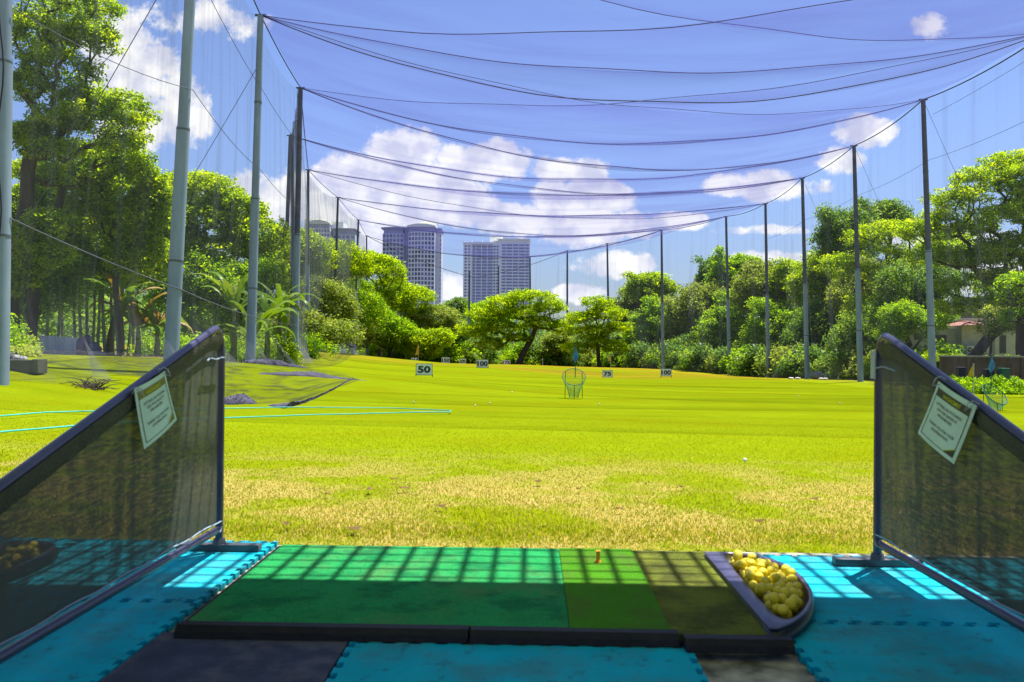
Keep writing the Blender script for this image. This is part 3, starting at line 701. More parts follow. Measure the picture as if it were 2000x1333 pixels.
for key, (bx, Y), (tx, ty), rad in LP+RP:
    bp_ = at(bx, 700, Y); z0 = g1(bp_[0], Y)-.05; zt_ = 14.0 if ty is None else at(tx, ty, Y)[2]
    b0 = np.array([bp_[0], Y, z0]); 
    if ty is None: tp_ = at(tx, 0, Y); f = (zt_-z0)/(tp_[2]-z0); tp_ = b0+(np.array([tp_[0],Y,tp_[2]])-b0)*f
    else: tp_ = at(tx, ty, Y)
    TOP[key] = tp_; BASE[key] = b0
    t = thing('net_pole', LAB[key], 'pole', tuple(b0), 'steel poles holding up the nets')
    S_ = lambda f: b0+(tp_-b0)*f
    MB().tube([S_(0), S_(.48)], [rad*1.12, rad*.98], 16).build('lower_shaft', MT['pole'], t, True)
    MB().tube([S_(.478), S_(.75), S_(1)], [rad*.86, rad*.8, rad*.68], 16).build('upper_shaft', MT['poledark'] if key not in ('O','A','B') else MT['pole'], t, True)  # upper part coloured darker to stand as a silhouette against the sky
    for f in (.22, .475, .75):
        rr_ = rad*(1.12-.42*f)+.012; MB().tube([S_(f-.002), S_(f+.002)], rr_, 16).build('collar', MT['collar'], t)
    MB().box((tp_[0]-.22,tp_[1]-.05,tp_[2]-.03),(tp_[0]+.22,tp_[1]+.05,tp_[2]+.03)).build('cap_bracket', MT['collar'], t)
def cat_(a, b, sag, n=28, wob=0, seed=0):
    s = np.linspace(0,1,n)[:,None]; P = np.asarray(a)*(1-s)+np.asarray(b)*s; P[:,2] -= 4*sag*(s*(1-s))[:,0]
    if wob: P[:,2] += wob*np.sin(s[:,0]*math.pi)*np.sin(s[:,0]*23+seed)
    return P
# cable wound down the nearest pole
b0, tp_ = BASE['O'], TOP['O']
P = [b0+(tp_-b0)*f+np.array([.12+.06*math.sin(f*31),-.25,0]) for f in np.linspace(0,1,40)]
o = MB().tube(P, .018, 6).build('power_cable', MT['rope'], None, True); tag(o, 'dark cable running down the thick pole at the left edge', 'cable')

# ------------------------------------------------------------------ ceiling net
NC = (.085,.075,.22)
MT['ceil'] = netmat('ceiling_netting', (.085,.085,.34), base=.13, fold=.16, edge=.10, su=3.5, sv=5, lo=.36, hi=.72, vper=1.0, edgew=.035)
MT['side'] = netmat('side_netting', (.24,.25,.30), base=.13, fold=.20, edge=.0, su=150, sv=1.2, lo=.45, hi=.72)
MT['sider'] = netmat('side_netting_right', (.20,.21,.28), base=.07, fold=.16, edge=.0, su=90, sv=1.0, lo=.48, hi=.74)
MT['sidefar'] = netmat('side_netting_far', (.27,.29,.31), base=.26, fold=.26, edge=.0, su=110, sv=1.2, lo=.42, hi=.7)
MT['gather'] = netmat('gathered_netting', (.16,.17,.24), base=.55, fold=.3, edge=.0, su=24, sv=1.0, lo=.4, hi=.65)
MT['skirt'] = netmat('net_skirt', (.07,.07,.09), base=.09, fold=.42, edge=.08, su=5, sv=26, lo=.48, hi=.66)
A_, B_, C_, D_, E_, F_, Gp, H_ = [TOP[k] for k in 'ABCDEFGH']
R0,R1,R2,R3,R4,R5,R6 = [TOP['R%d'%i] for i in range(7)]
Rm1 = np.array([21.2, 24.0, 14.0]); Rm2 = np.array([21.2, 13.5, 14.0]); O_ = TOP['O']
main = [(O_, Rm2, 1.6), (A_, Rm1, 1.8), (B_, R0, 1.95), (C_, R1, 2.55), (D_, R2, 2.5), (E_, R3, 1.6), (F_, R4, 1.35), (Gp, R5, 1.9), (H_, R6, 2.75)]
cn = thing('ceiling_net', 'huge fine violet blue net slung between the two rows of poles overhead', 'net', (0,50,13))
NU, NVp = 70, 14
ropes = [cat_(a, b, s, NU, .05, i*2.1) for i, (a, b, s) in enumerate(main)]
rows = []
for i in range(len(ropes)-1):
    for j in range(NVp):
        f = j/NVp; P = ropes[i]*(1-f)+ropes[i+1]*f; s = np.linspace(0,1,NU)
        P = P.copy(); P[:,2] -= (.75*math.sin(math.pi*f)+.12*math.sin(4*math.pi*f+i))*(np.sin(math.pi*s)**.5)
        P[:,2] += .10*np.sin(s*17+i*1.7+f*5)*np.sin(math.pi*f)*np.sin(math.pi*s)
        rows.append(P)
rows.append(ropes[-1])
Gc = np.stack(rows, 1)
netsheet('netting', Gc, MT['ceil'], cn, vscale=len(ropes)-1, uscale=1.0)
for i, P in enumerate(ropes): MB().tube(P, .015+.002*i, 6).build('cross_rope', MT['rope'], cn, True)
for a, b, s, w in [(A_,R0,2.0,.02),(B_,Rm1,2.1,.025),(B_,R0,3.2,.028),(C_,R0,1.8,.02),(C_,R2,2.7,.034),(B_,R1,2.0,.02),(D_,R3,2.3,.03),(E_,R4,2.4,.026),(F_,R5,2.6,.03),(Gp,R6,1.2,.03),(A_,Rm2,2.2,.02)]:
    MB().tube(cat_(a, b, s, 30, .06, w*1000), w*.7, 6).build('fold_rope', MT['rope'], cn, True)
MT['lens'] = netmat('net_overlap', (.085,.085,.34), base=.06, fold=.12, edge=.11, su=3, sv=2.2, lo=.36, hi=.7, edgew=.30)
for (a, b, s1), (c, d, s2) in [((B_,R0,1.97),(B_,R0,3.2)),((C_,R0,1.8),(C_,R1,2.57)),((C_,R1,2.57),(C_,R2,2.7)),((A_,Rm1,1.82),(A_,R0,2.0)),((B_,Rm1,2.1),(B_,R0,1.97)),((D_,R2,2.52),(D_,R3,2.3)),((E_,R3,1.62),(E_,R4,2.4)),((F_,R4,1.37),(F_,R5,2.6)),((C_,R1,2.57),(B_,R1,2.0))]:
    P1, P2 = cat_(a, b, s1, 40), cat_(c, d, s2, 40); sN = np.linspace(0,1,40)
    netsheet('overlap_fold', np.stack([P1*(1-f)+P2*f-np.c_[np.zeros(40), np.zeros(40), .35*math.sin(math.pi*f)*np.sin(math.pi*sN)+.05*f] for f in np.linspace(0,1,8)], 1), MT['lens'], cn)
# gathered folds: narrow hanging ribbons below the heavier ropes
MT['ribbon'] = netmat('net_fold', (.07,.06,.16), base=.30, fold=.35, edge=.0, su=9, sv=2, lo=.4, hi=.7)
for a, b, s, h in [(C_,R2,2.72,.38),(D_,R3,2.34,.34),(C_,R1,2.6,.16),(E_,R3,1.62,.26),(F_,R4,1.37,.22),(Gp,R5,1.92,.34),(H_,R6,2.78,.40),(F_,R5,2.62,.3)]:
    P = cat_(a, b, s, 40, .03, h*30); sN = np.linspace(0,1,40); hh = .6*h*(.25+.75*np.abs(np.sin(sN*7+h*20)))*np.sin(np.pi*sN)**.4+.01
    Q1 = P+np.c_[np.zeros(40), .12*np.ones(40), hh*.5]; Q2 = P-np.c_[np.zeros(40), np.zeros(40), hh*.5]
    netsheet('gathered_fold', np.stack([Q1, P, Q2], 1), MT['ribbon'], cn)
# edge ropes along both pole rows
def polyrope(name, keys, dz, sag, r, parent, m=MT['rope']):
    mb = MB()
    P = []
    for a, b in zip(keys[:-1], keys[1:]): P += list(cat_(a, b, sag, 10)[:-1])
    P.append(np.array(keys[-1])); P = np.array(P); P[:,2] += dz
    return mb.tube(P, r, 6).build(name, m, parent, True)
polyrope('edge_rope', [O_,A_,B_,C_,E_,F_,Gp,H_], 0, .12, .025, cn)
polyrope('edge_rope', [Rm1,R0,R1,R2,R3,R4,R5,R6,TOP['R7'],TOP['R8'],TOP['R9']], 0, .25, .03, cn)
polyrope('edge_rope', [H_+(0,0,0), H_*.5+TOP['R8']*.5-(0,0,4.3), TOP['R8']], 0, .5, .035, cn)
# a few leaves and balls caught in the net
caught = []
for i, (u_, v_) in enumerate([(.62,26),(.60,31),(.45,60)]):
    p = Gc[int(u_*NU), v_]-np.array([0,0,.04])
    o = MB().sphere(tuple(p), .05, 8, 5, (1.5,1,.5)).build('dry_leaf', MT['pin'] if 'pin' in MT else MT['side'], None, True); tag(o, 'dry leaf clump caught in the ceiling net overhead', 'leaf', 'leaves caught in the ceiling net')

# ------------------------------------------------------------------ side nets
def wall(name, label, keys, m, nu=16, nv=26, push=.5, sgn=1, flare=1.2, off=.0):
    t = thing(name, label, 'net', tuple((BASE[keys[0]]+BASE[keys[-1]])/2))
    cols_ = []
    for a, b in zip(keys[:-1], keys[1:]):
        Ta, Tb, Ba, Bb = TOP[a], TOP[b], BASE[a], BASE[b]
        for f in np.linspace(0,1,nu,endpoint=(b==keys[-1])):
            tp_ = Ta*(1-f)+Tb*f; bt = Ba*(1-f)+Bb*f; tp_ = tp_-np.array([0,0,.5*math.sin(math.pi*f)])
            col = []
            for g in np.linspace(0,1,nv):
                p = tp_*(1-g)+bt*g; w = math.sin(math.pi*min(g*1.2,1))
                p = p+np.array([sgn*(-(off)+push*w*math.sin(math.pi*f)*.5+.14*math.sin(f*19+g*3+Ta[1])*g + flare*max(0,g-.9)*10*(.5+.5*math.sin(f*11+Ta[1]))), 0, 0])
                if g > .9: p[2] = max(p[2], g1(p[0], p[1])+.03)
                col.append(p)
            cols_.append(col)
    G = np.array(cols_); netsheet('netting', G, m, t, vscale=1, uscale=(len(keys)-1)/8)
    return t
ln = wall('side_net', 'grey side net hanging along the left row of poles', ['O','A','B','C'], MT['side'], sgn=1, off=.25)
ln2 = wall('side_net', 'grey side net hanging along the far left poles up to its clear end', ['C','E','F','G','H'], MT['sidefar'], sgn=1, off=.2, push=.9, flare=.9)
wall('side_net', 'thin see-through net hanging behind the right row of poles', ['R0','R1','R2','R3','R4','R5','R6','R7','R8','R9'], MT['sider'], sgn=-1, off=-.25, flare=1.0)
# vertical creases of the far left net
for a, b in (('C','E'),('E','F'),('F','G'),('G','H')):
    for f in rs.uniform(.05,.95,7):
        tp_ = TOP[a]*(1-f)+TOP[b]*f-(0,0,.4); bt = BASE[a]*(1-f)+BASE[b]*f
        MB().tube([tp_, (tp_+bt)/2+(rs.uniform(-.2,.4),0,0), bt+(rs.uniform(0,.8),0,.05)], [.008,.02,.045], 4).build('net_crease', MT['side'], ln2, True)
# netting gathered in a bundle between poles C and D
gt = thing('gathered_net', 'bunched grey blue netting hanging straight down between two left poles', 'net', tuple((BASE['C']+BASE['D'])/2))
top = (TOP['C']*.2+TOP['D']*.8); 
G = []
for f in np.linspace(0,1,40):
    col = []
    for g in np.linspace(0,1,24):
        a = at(566+16*f+2*math.sin(f*9), 262-92*f**3*1.0+(660-262+92*f**3)*g, 50-3*f)
        wob = .22*math.sin(f*38+g*1.5)*(1-.3*g); col.append(a+np.array([.05*math.sin(g*9+f*30), wob, 0]))
    G.append(col)
netsheet('netting', np.array(G), MT['gather'], gt)

# net skirt and heaps lying on the grass at the left
def drape(name, label, poly_px, Ys, m, h=.05, amp=.05, n=(60,14), seed=1):
    """strip draped over the ground following photo points (far edge, near edge)"""
    far, near = poly_px
    rr = np.random.RandomState(seed); 
    f = [np.array([at(px,py,Y)[:2] for px,py,Y in L_]) for L_ in (far, near)]
    s = np.linspace(0,1,n[0]); E = []
    for q in f:
        k = np.linspace(0,1,len(q)); E.append(np.c_[np.interp(s,k,q[:,0]), np.interp(s,k,q[:,1])])
    G = np.zeros((n[0], n[1], 3))
    for j, g in enumerate(np.linspace(0,1,n[1])):
        xy = E[0]*(1-g)+E[1]*g; z = gz(xy[:,0], xy[:,1])+.015
        bump_ = h*np.sin(math.pi*g)*(.4+.6*np.abs(np.sin(s*13+seed)))+amp*np.abs(np.sin(s*37+g*9+seed)*np.sin(s*71-g*13))*np.sin(math.pi*g)
        G[:,j] = np.c_[xy, z+bump_]
    o = netsheet(name, G, m); tag(o, label, 'net'); return o
drape('net_skirt', 'loose net skirt spread over the grass bank below the far left net wall', ([(596,672,62),(650,690,74),(690,698,87),(720,702,100)],[(560,716,40),(640,718,48),(690,716,66),(735,712,86)]), None, MT['skirt'], .10, .06, (80,14), 2)
drape('net_skirt', 'thin net skirt spread over the grass bank at the far left', ([(30,668,26),(120,680,30),(250,690,31),(420,700,33)],[(90,718,20.5),(180,738,20.5),(290,742,21),(430,735,24)]), None, MT['skirt'], .10, .07, (90,14), 3)
drape('fallen_net', 'dark fallen netting fanned out on the grass right of the left divider', ([(430,722,33),(520,720,33.5),(600,722,32),(640,728,30)],[(430,762,18.2),(500,763,18.2),(580,757,19.3),(705,738,26)]), None, MT['skirt'], .015, .012, (90,20), 4)
MT['heap'] = mat('net_heap', (.055,.055,.085), .85, .35, 6, bump=.8, bscale=25)
def heap(name, label, pts, wid, hei, seed, catg='net', m=None):
    """rumpled ridge of netting following px points with Y"""
    P = np.array([at(px,py,Y) for px,py,Y in pts]); s = np.linspace(0,1,60); k = np.linspace(0,1,len(P))
    X = np.interp(s,k,P[:,0]); Yv = np.interp(s,k,P[:,1]); w = np.interp(s,np.linspace(0,1,len(wid)),wid); h = np.interp(s,np.linspace(0,1,len(hei)),hei)
    rr = np.random.RandomState(seed); n2 = 14; G = np.zeros((60,n2,3))
    nzv = rr.uniform(.6,1.4,(60,n2)); nzv = (nzv+np.roll(nzv,1,0)+np.roll(nzv,1,1))/3
    for j, a in enumerate(np.linspace(0, math.pi, n2)):
        yy = Yv-np.cos(a)*w; zz = gz(X, yy)-.01+np.sin(a)*h*nzv[:,j]
        G[:,j] = np.c_[X+rr.uniform(-.02,.02,60), yy, zz]
    mb = MB().grid(G); o = mb.build(name, m or MT['heap'], None, True); tag(o, label, catg); return o
heap('net_heap', 'rumpled dark net heap on the grass just right of the left divider post', [(434,762,18.5),(470,762,18.6),(500,762,18.6)], [.5,.6,.1], [.08,.19,.02], 1)
heap('net_heap', 'long dark roll of netting tapering to the right on the grass', [(525,764,18.3),(570,766,18.1),(600,757,19.5),(650,748,22.5),(690,738,26.5)], [.1,.6,.4,.3,.05], [.02,.11,.07,.05,.02], 2)
heap('net_heap', 'dark roll of netting on the grass behind the larger heap', [(510,738,25),(560,736,25.5),(608,734,26),(650,736,26),(715,739,26)], [.3,.5,.5,.3,.04], [.03,.08,.14,.05,.015], 3)
heap('net_heap', 'dark strip of netting lying along the foot of the left pole', [(480,724,30.5),(520,722,31.5),(545,721,32),(600,720,33)], [.4,.5,.4,.1], [.1,.22,.2,.04], 4)
# twig pile
tw = MB()
for k in range(46):
    c = at(178+rs.normal(0,11), 762, 18.4); a = rs.uniform(0,6.3); l = rs.uniform(.2,.6); c = c+(0,rs.normal(0,.15),0)
    z = g1(c[0],c[1]); d = np.array([math.cos(a)*l, math.sin(a)*l*.5, rs.uniform(-.02,.22)])
    tw.tube([(c[0],c[1],z+.01), np.array([c[0],c[1],z+.04])+d*.5+(0,0,rs.uniform(0,.05)), np.array([c[0],c[1],z+.02])+d], [.012,.009,.004], 4)
o = tw.build('twig_pile', MT['bark']); tag(o, 'small pile of dark dry twigs lying on the grass behind the left divider', 'twigs')

# ------------------------------------------------------------------ wires
def cable(label, pts, sag, r=.010, group='wires between the poles', name='cable'):
    P = []
    for a, b in zip(pts[:-1], pts[1:]): P += list(cat_(a, b, sag, 10)[:-1])
    P.append(np.array(pts[-1])); o = MB().tube(P, r, 5).build(name, MT['wire'], None, True); return tag(o, label, 'cable', group)
def onpole(k, z, dx=0.2): b0, t0 = BASE[k], TOP[k]; f = (z-b0[2])/(t0[2]-b0[2]); return b0+(t0-b0)*f+np.array([dx,0,0])
cable('upper wire strung along the left poles just below their tops', [onpole(k,10.9) for k in 'OABC'], .15)
cable('middle wire strung along the left poles at half height', [onpole(k,7.8) for k in 'OABC'], .2)
cable('lowest dark wire strung along the left poles above the banana plants', [onpole('O',3.5), onpole('A',2.4), onpole('B',2.0), onpole('C',1.9)], .06, .015)
cable('wire strung along the right poles below the net edge', [onpole(k,10.9,.2) for k in ('R0','R1','R2','R3','R4')], .15)
cable('top wire outside the right poles above the net edge', [np.array([24,26,15.0]), onpole('R0',13.7,.6), onpole('R1',13.3,.5)], .1)
for k, lb in (('R1','nearest'),('R2','second'),('R3','third')):
    t0 = TOP[k]; e = (t0[0]+7.5, t0[1]+1, g1(t0[0]+7.5, t0[1]+1)); cable('slanting guy wire from the top of the %s right pole to the ground outside'%lb, [t0, e], .15, .01, 'guy wires', 'guy_wire')
for k, lb in (('A','nearest'),('B','second')):
    t0 = onpole(k,12,0); e = (t0[0]-8, t0[1]+2, g1(t0[0]-8, t0[1]+2)); cable('slanting guy wire from the %s left pole down to the trees'%lb, [t0, e], .15, .012, 'guy wires', 'guy_wire')

# ------------------------------------------------------------------ range signs, flags, targets
MT['signw'] = mat('sign_white', (.72,.85,.78), .5, .05, 6)
MT['signm'] = mat('sign_white_far', (.72,.72,.82), .5, .05, 6)
MT['navyink'] = mat('sign_ink', (.012,.035,.05), .5, .1, 8)
def sign(txt, px, py, w_px, h_px, Y, label, m='signw', legs=True, gy=None):
    """px,py: centre of the board"""
    c = at(px, py, Y); w = w_px*Y/K; h = h_px*Y/K; z0 = g1(c[0], Y)
    t = thing('distance_sign', label, 'sign', (c[0], Y, z0), 'distance signs on the range')
    MB().box((c[0]-w/2,Y-.012,c[2]-h/2),(c[0]+w/2,Y+.012,c[2]+h/2)).build('board', MT[m], t, bevel=.004)
    fr = MB()
    for a, b2, c2, d in ((-w/2,w/2,h/2-.025,h/2),(-w/2,w/2,-h/2,-h/2+.025),(-w/2,-w/2+.025,-h/2,h/2),(w/2-.025,w/2,-h/2,h/2)):
        fr.box((c[0]+a,Y-.018,c[2]+c2),(c[0]+b2,Y-.0125,c[2]+d))
    fr.build('border', MT['collar'], t)
    tx = MB(); text_on(tx, txt, w*(.76 if len(txt) < 3 else .88), h*.60, np.array([c[0],Y-.02,c[2]]), np.array([1,0,0.]), np.array([0,0,1.]), np.array([0,-1.,0]), .0, .045)
    tx.build('number', MT['navyink'], t)
    if legs:
        for sx in (-1,1):
            x = c[0]+sx*(w/2-.01); MB().box((x-.022,Y-.01,z0-.02),(x+.022,Y+.03,c[2]-h/2+.05)).build('leg', MT['collar'], t)
sign('50', 828.5, 722, 33, 23, 45, 'distance sign reading 50, the largest one, left of centre')
sign('150', 870.5, 704, 17, 12, 84, 'distance sign reading 150 in the far left part of the range', 'signm')
sign('200', 903.5, 706, 14, 11, 100, 'distance sign reading 200 between the 150 and the left 100 sign', 'signm')
sign('100', 942.5, 710.5, 23, 16, 62, 'distance sign reading 100 left of centre, near a small white flag', 'signm')
sign('175', 989, 709, 16, 10, 95, 'distance sign reading 175 half hidden behind the dry mound', 'signm')
sign('75', 1186.5, 730.5, 20, 14, 68, 'distance sign reading 75 right of the blue flag')
sign('100', 1301, 728, 21, 15, 68, 'distance sign reading 100 right of centre, before the dark trees')
sign('251', 809, 703.5, 13, 9, 88, 'small faded distance sign reading 251 just above the 50 sign', 'signm')
MT['flagy'] = mat('flag_yellow', (.62,.42,.02), .7, .1, 8); MT['flagw'] = mat('flag_white', (.7,.7,.68), .7, .1, 8); MT['flagb'] = mat('flag_blue', (.07,.27,.55), .7, .2, 12)
MT['pin'] = mat('pin_white', (.6,.6,.55), .5, .1, 8); MT['green'] = mat('coated_green_wire', (.01,.10,.055), .5, .15, 8); MT['darkleg'] = mat('dark_leg', (.02,.03,.02), .6, .2, 8)
def flag(px, ytop, ybot, Y, w_px, h_px, m, label, lean=-1, blue=False):
    c = at(px, ytop, Y); z0 = min(at(px, ybot, Y)[2], g1(c[0], Y)) if not blue else at(px, ybot, Y)[2]; r_ = .012*max(1,Y/60)
    t = thing('pin_flag', label, 'flag', (c[0],Y,z0), None)
    MB().tube([(c[0],Y,z0),(c[0],Y,c[2])], r_, 6).build('pin', MT['green' if blue else 'pin'], t)
    w = w_px*Y/K; h = h_px*Y/K
    if blue:      # limp folded cloth hanging from the top of the pin
        n_ = 10; G = []
        prof = [(.05,0),(.35,.25),(.75,.5),(1.,.68),(.7,.82),(.25,1.0)]
        for q, (ww, zz) in enumerate(prof):
            G.append([(c[0]+(u-.45)*w*ww, Y-.03*math.sin(u*14+q)*ww-.01, c[2]-zz*h-(.06*h*math.sin(u*5))) for u in np.linspace(0,1,n_)])
        o = MB().grid(np.array(G)).build('cloth', m, t, True)
        MB().sphere((c[0],Y,c[2]+.03), .03, 8, 6).build('finial', MT['darkleg'], t)
    else:
        G = [[(c[0]+lean*w*u*(.35+.65*v), Y+.04*math.sin(u*6+v*3), c[2]-h*v*(1-.15*u)-h*.25*u) for v in np.linspace(0,1,6)] for u in np.linspace(0,1,8)]
        MB().grid(np.array(G)).build('cloth', m, t, True)
flag(817.5, 673, 712, 95, 7, 20, MT['flagy'], 'yellow pin flag standing above the 50 and 251 signs')
flag(930, 687, 712, 78, 5, 9, MT['flagw'], 'tiny white pin flag beside the left 100 sign')
flag(1193, 694, 740, 75, 6, 11, MT['flagy'], 'small yellow pin flag behind the 75 sign')
flag(1060, 700, 717, 86, 2, 3, MT['flagw'], 'thin white pin on the dry mound left of the target net')
flag(1902, 710, 776, 26, 11, 24, MT['flagy'], 'yellow pin flag behind the right divider, near the planted bed')
def target(px, pyt, pyb, Y, wpx, tilt, label, lean=0):
    c = at(px, (pyt+pyb)/2, Y); zb_ = g1(c[0], Y); r_ = wpx*Y/K/2; zt_ = zb_+(pyb-pyt)*Y/K
    t = thing('chipping_net', label, 'target net', (c[0],Y,zb_), 'green chipping target nets')
    hc = np.array([c[0], Y, zt_-r_*math.sin(tilt)]); ux = np.array([math.cos(lean),0,-math.sin(lean)]); uy = np.array([math.sin(lean)*math.sin(tilt),math.cos(tilt),math.sin(tilt)*math.cos(lean)])
    ring = [hc+r_*(math.cos(a)*ux+math.sin(a)*uy) for a in np.linspace(0,2*math.pi,36,endpoint=False)]
    MB().tube(ring, .011, 6, closed=True).build('hoop', MT['green'], t, True)
    for a, w in ((.75*math.pi,-.36),(.25*math.pi,.36),(1.5*math.pi,0)):
        p = hc+r_*(math.cos(a)*ux+math.sin(a)*uy); MB().tube([p, (c[0]+r_*w*2.05, Y+.15*math.sin(a), zb_)], .009, 6).build('leg', MT['darkleg'], t)
    # net bag: open weave of thin strands
    st = MB(); nr, na = 9, 22
    Gb = np.zeros((na, nr+1, 3))
    for j in range(nr+1):
        f = j/nr; cc_ = hc*(1-f)+np.array([c[0],Y,zb_+.03])*f; rr_ = r_*(1-f)+r_*(.42-.15*math.sin(f*3))*f; sg = 1-f
        for i in range(na):
            a = 2*math.pi*i/na; v = math.cos(a)*ux+math.sin(a)*(uy*sg+np.array([0,1,0])*f); Gb[i,j] = cc_+rr_*v
    for i in range(na): st.tube([Gb[(i+j//1)%na, j] for j in range(nr+1)], .0032, 3, False); st.tube([Gb[(i-j)%na, j] for j in range(nr+1)], .0032, 3, False)
    st.build('net_bag', MT['netgreen'], t)
MT['netgreen'] = mat('green_netting', (.03,.30,.12), .6, .15, 8)
target(1121, 721, 779, 24.5, 46, R(42), 'round green chipping net on thin legs standing alone on the grass, centre right')
flag(1124, 678, 738, 24.7, 11, 30, MT['flagb'], 'blue limp flag standing in the centre target net', blue=True)
MT['netgreen'] = mat('teal_netting', (.01,.34,.27), .6, .15, 8)
target(1943, 744, 792, 21.5, 52, R(40), 'tilted teal chipping net behind the right divider', lean=R(24))
flag(1936, 697, 760, 21.7, 15, 30, MT['flagb'], 'blue diamond shaped flag over the teal target net at the right edge', blue=True)

# turquoise hose lines on the grass
MT['hose'] = mat('turquoise_hose', (.05,.50,.42), .5, .1, 8)
def groundline(px_pts, label, r, seed):
    P = []
    for px, py in px_pts:
        p = onz(px, py, -.1)
        for _ in range(6): p = onz(px, py, g1(p[0], p[1]))
        P.append(p)
    P = np.array(P); k = np.linspace(0,1,len(P)); s = np.linspace(0,1,90)
    Q = np.c_[np.interp(s,k,P[:,0]), np.interp(s,k,P[:,1])]; Q[:,1] += .05*np.sin(s*25+seed); z = gz(Q[:,0],Q[:,1])+.05
    o = MB().tube(np.c_[Q, z], r, 6).build('hose', MT['hose'], None, True); tag(o, label, 'hose', 'turquoise hoses on the grass')
groundline([(-60,822),(0,820),(90,812),(160,810),(430,803),(560,800),(760,802),(881,807),(878,810),(800,811),(600,816),(430,823)], 'upper turquoise hose loop lying across the left grass', .011, 0)
groundline([(-60,858),(0,853),(110,843),(190,836),(300,829),(430,823)], 'lower turquoise hose line coming in from the left edge', .011, 2)
# leaves and lost balls scattered on the grass
MT['whiteball'] = mat('white_ball', (.7,.7,.62), .4, .1, 8)
for k, (px, py) in enumerate([(1455,905),(808,788),(956,790),(928,795),(1170,792),(1640,790),(1000,768),(1560,775)]):
    p = onz(px, py, -.2)
    for _ in range(6): p = onz(px, py, g1(p[0], p[1]))
    o = MB().sphere((p[0],p[1],p[2]+.03), .0214, 10, 6).build('golf_ball', MT['whiteball'], None, True); tag(o, 'lost pale golf ball lying out on the open grass', 'golf ball', 'lost balls on the grass')
for k, (px, py) in enumerate([(790,963),(770,945),(722,966),(85,830),(60,735),(640,975),(1130,965),(1210,1005),(1590,985),(560,1035),(690,1045),(1050,950),(1480,1030),(860,1000),(1330,960)]):
    p = onz(px, py, -.1)
    for _ in range(6): p = onz(px, py, g1(p[0], p[1]))
    a = rs.uniform(0,6.3); s = rs.uniform(.025,.05); z = p[2]+.03; V = []
    for (u, v, w) in ((-1,0,.01),(-.3,.45,.0),(.5,.4,.012),(1.1,0,.02),(.5,-.4,.0),(-.3,-.45,.008)): V.append((p[0]+s*(u*math.cos(a)-v*math.sin(a)), p[1]+s*(u*math.sin(a)+v*math.cos(a)), z+w))
    me_ = MB().add(V, [(0,1,2,3),(0,3,4,5)]); o = me_.build('fallen_leaf', MT['straw']); at_ = o.data.attributes.new('tint','FLOAT','FACE'); at_.data.foreach_set('value', [.2,.3]); tag(o, 'dry brown leaf lying on the grass', 'leaf', 'fallen leaves on the grass')
#---PART4---
# ------------------------------------------------------------------ trees
def leafcloud(centers, radii, nl, size, up=1.2, seed=0, aspect=.5, ctint=None):
    """leaf faces spread through oblate clumps. centers (n,3), radii (n,3)"""
    rr = np.random.RandomState(seed); n_ = len(centers); tot = n_*nl
    c = np.repeat(centers, nl, 0); r = np.repeat(radii, nl, 0)
    d = rr.normal(size=(tot,3)); d /= np.linalg.norm(d,axis=1)[:,None]; d *= rr.uniform(0,1,(tot,1))**.45
    p = c + d*r
    nrm = rr.normal(size=(tot,3))*.75; nrm[:,2] += up; nrm += d*.5; nrm /= np.linalg.norm(nrm,axis=1)[:,None]
    a = rr.normal(size=(tot,3)); a -= nrm*(a*nrm).sum(1)[:,None]; a /= np.linalg.norm(a,axis=1)[:,None]; b = np.cross(nrm, a)
    s = size*rr.uniform(.6,1.3,(tot,1)); 
    V = np.empty((tot,4,3)); V[:,0] = p-a*s*.5; V[:,1] = p+b*s*aspect*.5-nrm*s*.08; V[:,2] = p+a*s*.5; V[:,3] = p-b*s*aspect*.5-nrm*s*.08
    ct = (rr.uniform(-.34,.34,n_) if ctint is None else ctint)
    tint = np.clip(.5+np.repeat(ct, nl)+rr.normal(0,.15,tot), 0, 1)
    return V.reshape(-1,3), np.arange(tot*4).reshape(-1,4), tint
def skeleton(base, fork, targets, seed=0, step=1.2, lean=0):
    rr = np.random.RandomState(seed); nodes = []; par = []
    n_ = 7; L_ = np.linalg.norm(np.array(fork)-base)
    for i in range(n_):
        f = i/(n_-1); w = np.array([math.sin(f*4+seed)*.03*L_, math.cos(f*3+seed)*.03*L_, 0])*f*(1-f)*4
        nodes.append(np.array(base)*(1-f)+np.array(fork)*f+w); par.append(i-1)
    order = np.argsort(np.linalg.norm(targets-fork, axis=1)); ends = []
    for k in order:
        T = targets[k]; A = np.array(nodes[n_-2:]); dist = np.linalg.norm(A-T, axis=1)
        # prefer nodes nearer the fork and below the target
        pen = dist + .25*np.linalg.norm(A-fork, axis=1) + 1.2*np.maximum(0, A[:,2]-T[2])
        j = int(np.argmin(pen))+n_-2; d = np.linalg.norm(nodes[j]-T); m_ = max(1, int(d/step)); p0 = nodes[j].copy(); last = j
        for q in range(1, m_+1):
            f = q/m_; p = p0*(1-f)+T*f; arc = math.sin(math.pi*f)*.10*d; p = p+np.array([rr.normal(0,.05*step), rr.normal(0,.05*step), arc*(.4 if T[2] > p0[2] else 1.0)+rr.normal(0,.04*step)])
            if q == m_: p = T
            nodes.append(p); par.append(last); last = len(nodes)-1
        ends.append(last)
    return np.array(nodes), par, ends
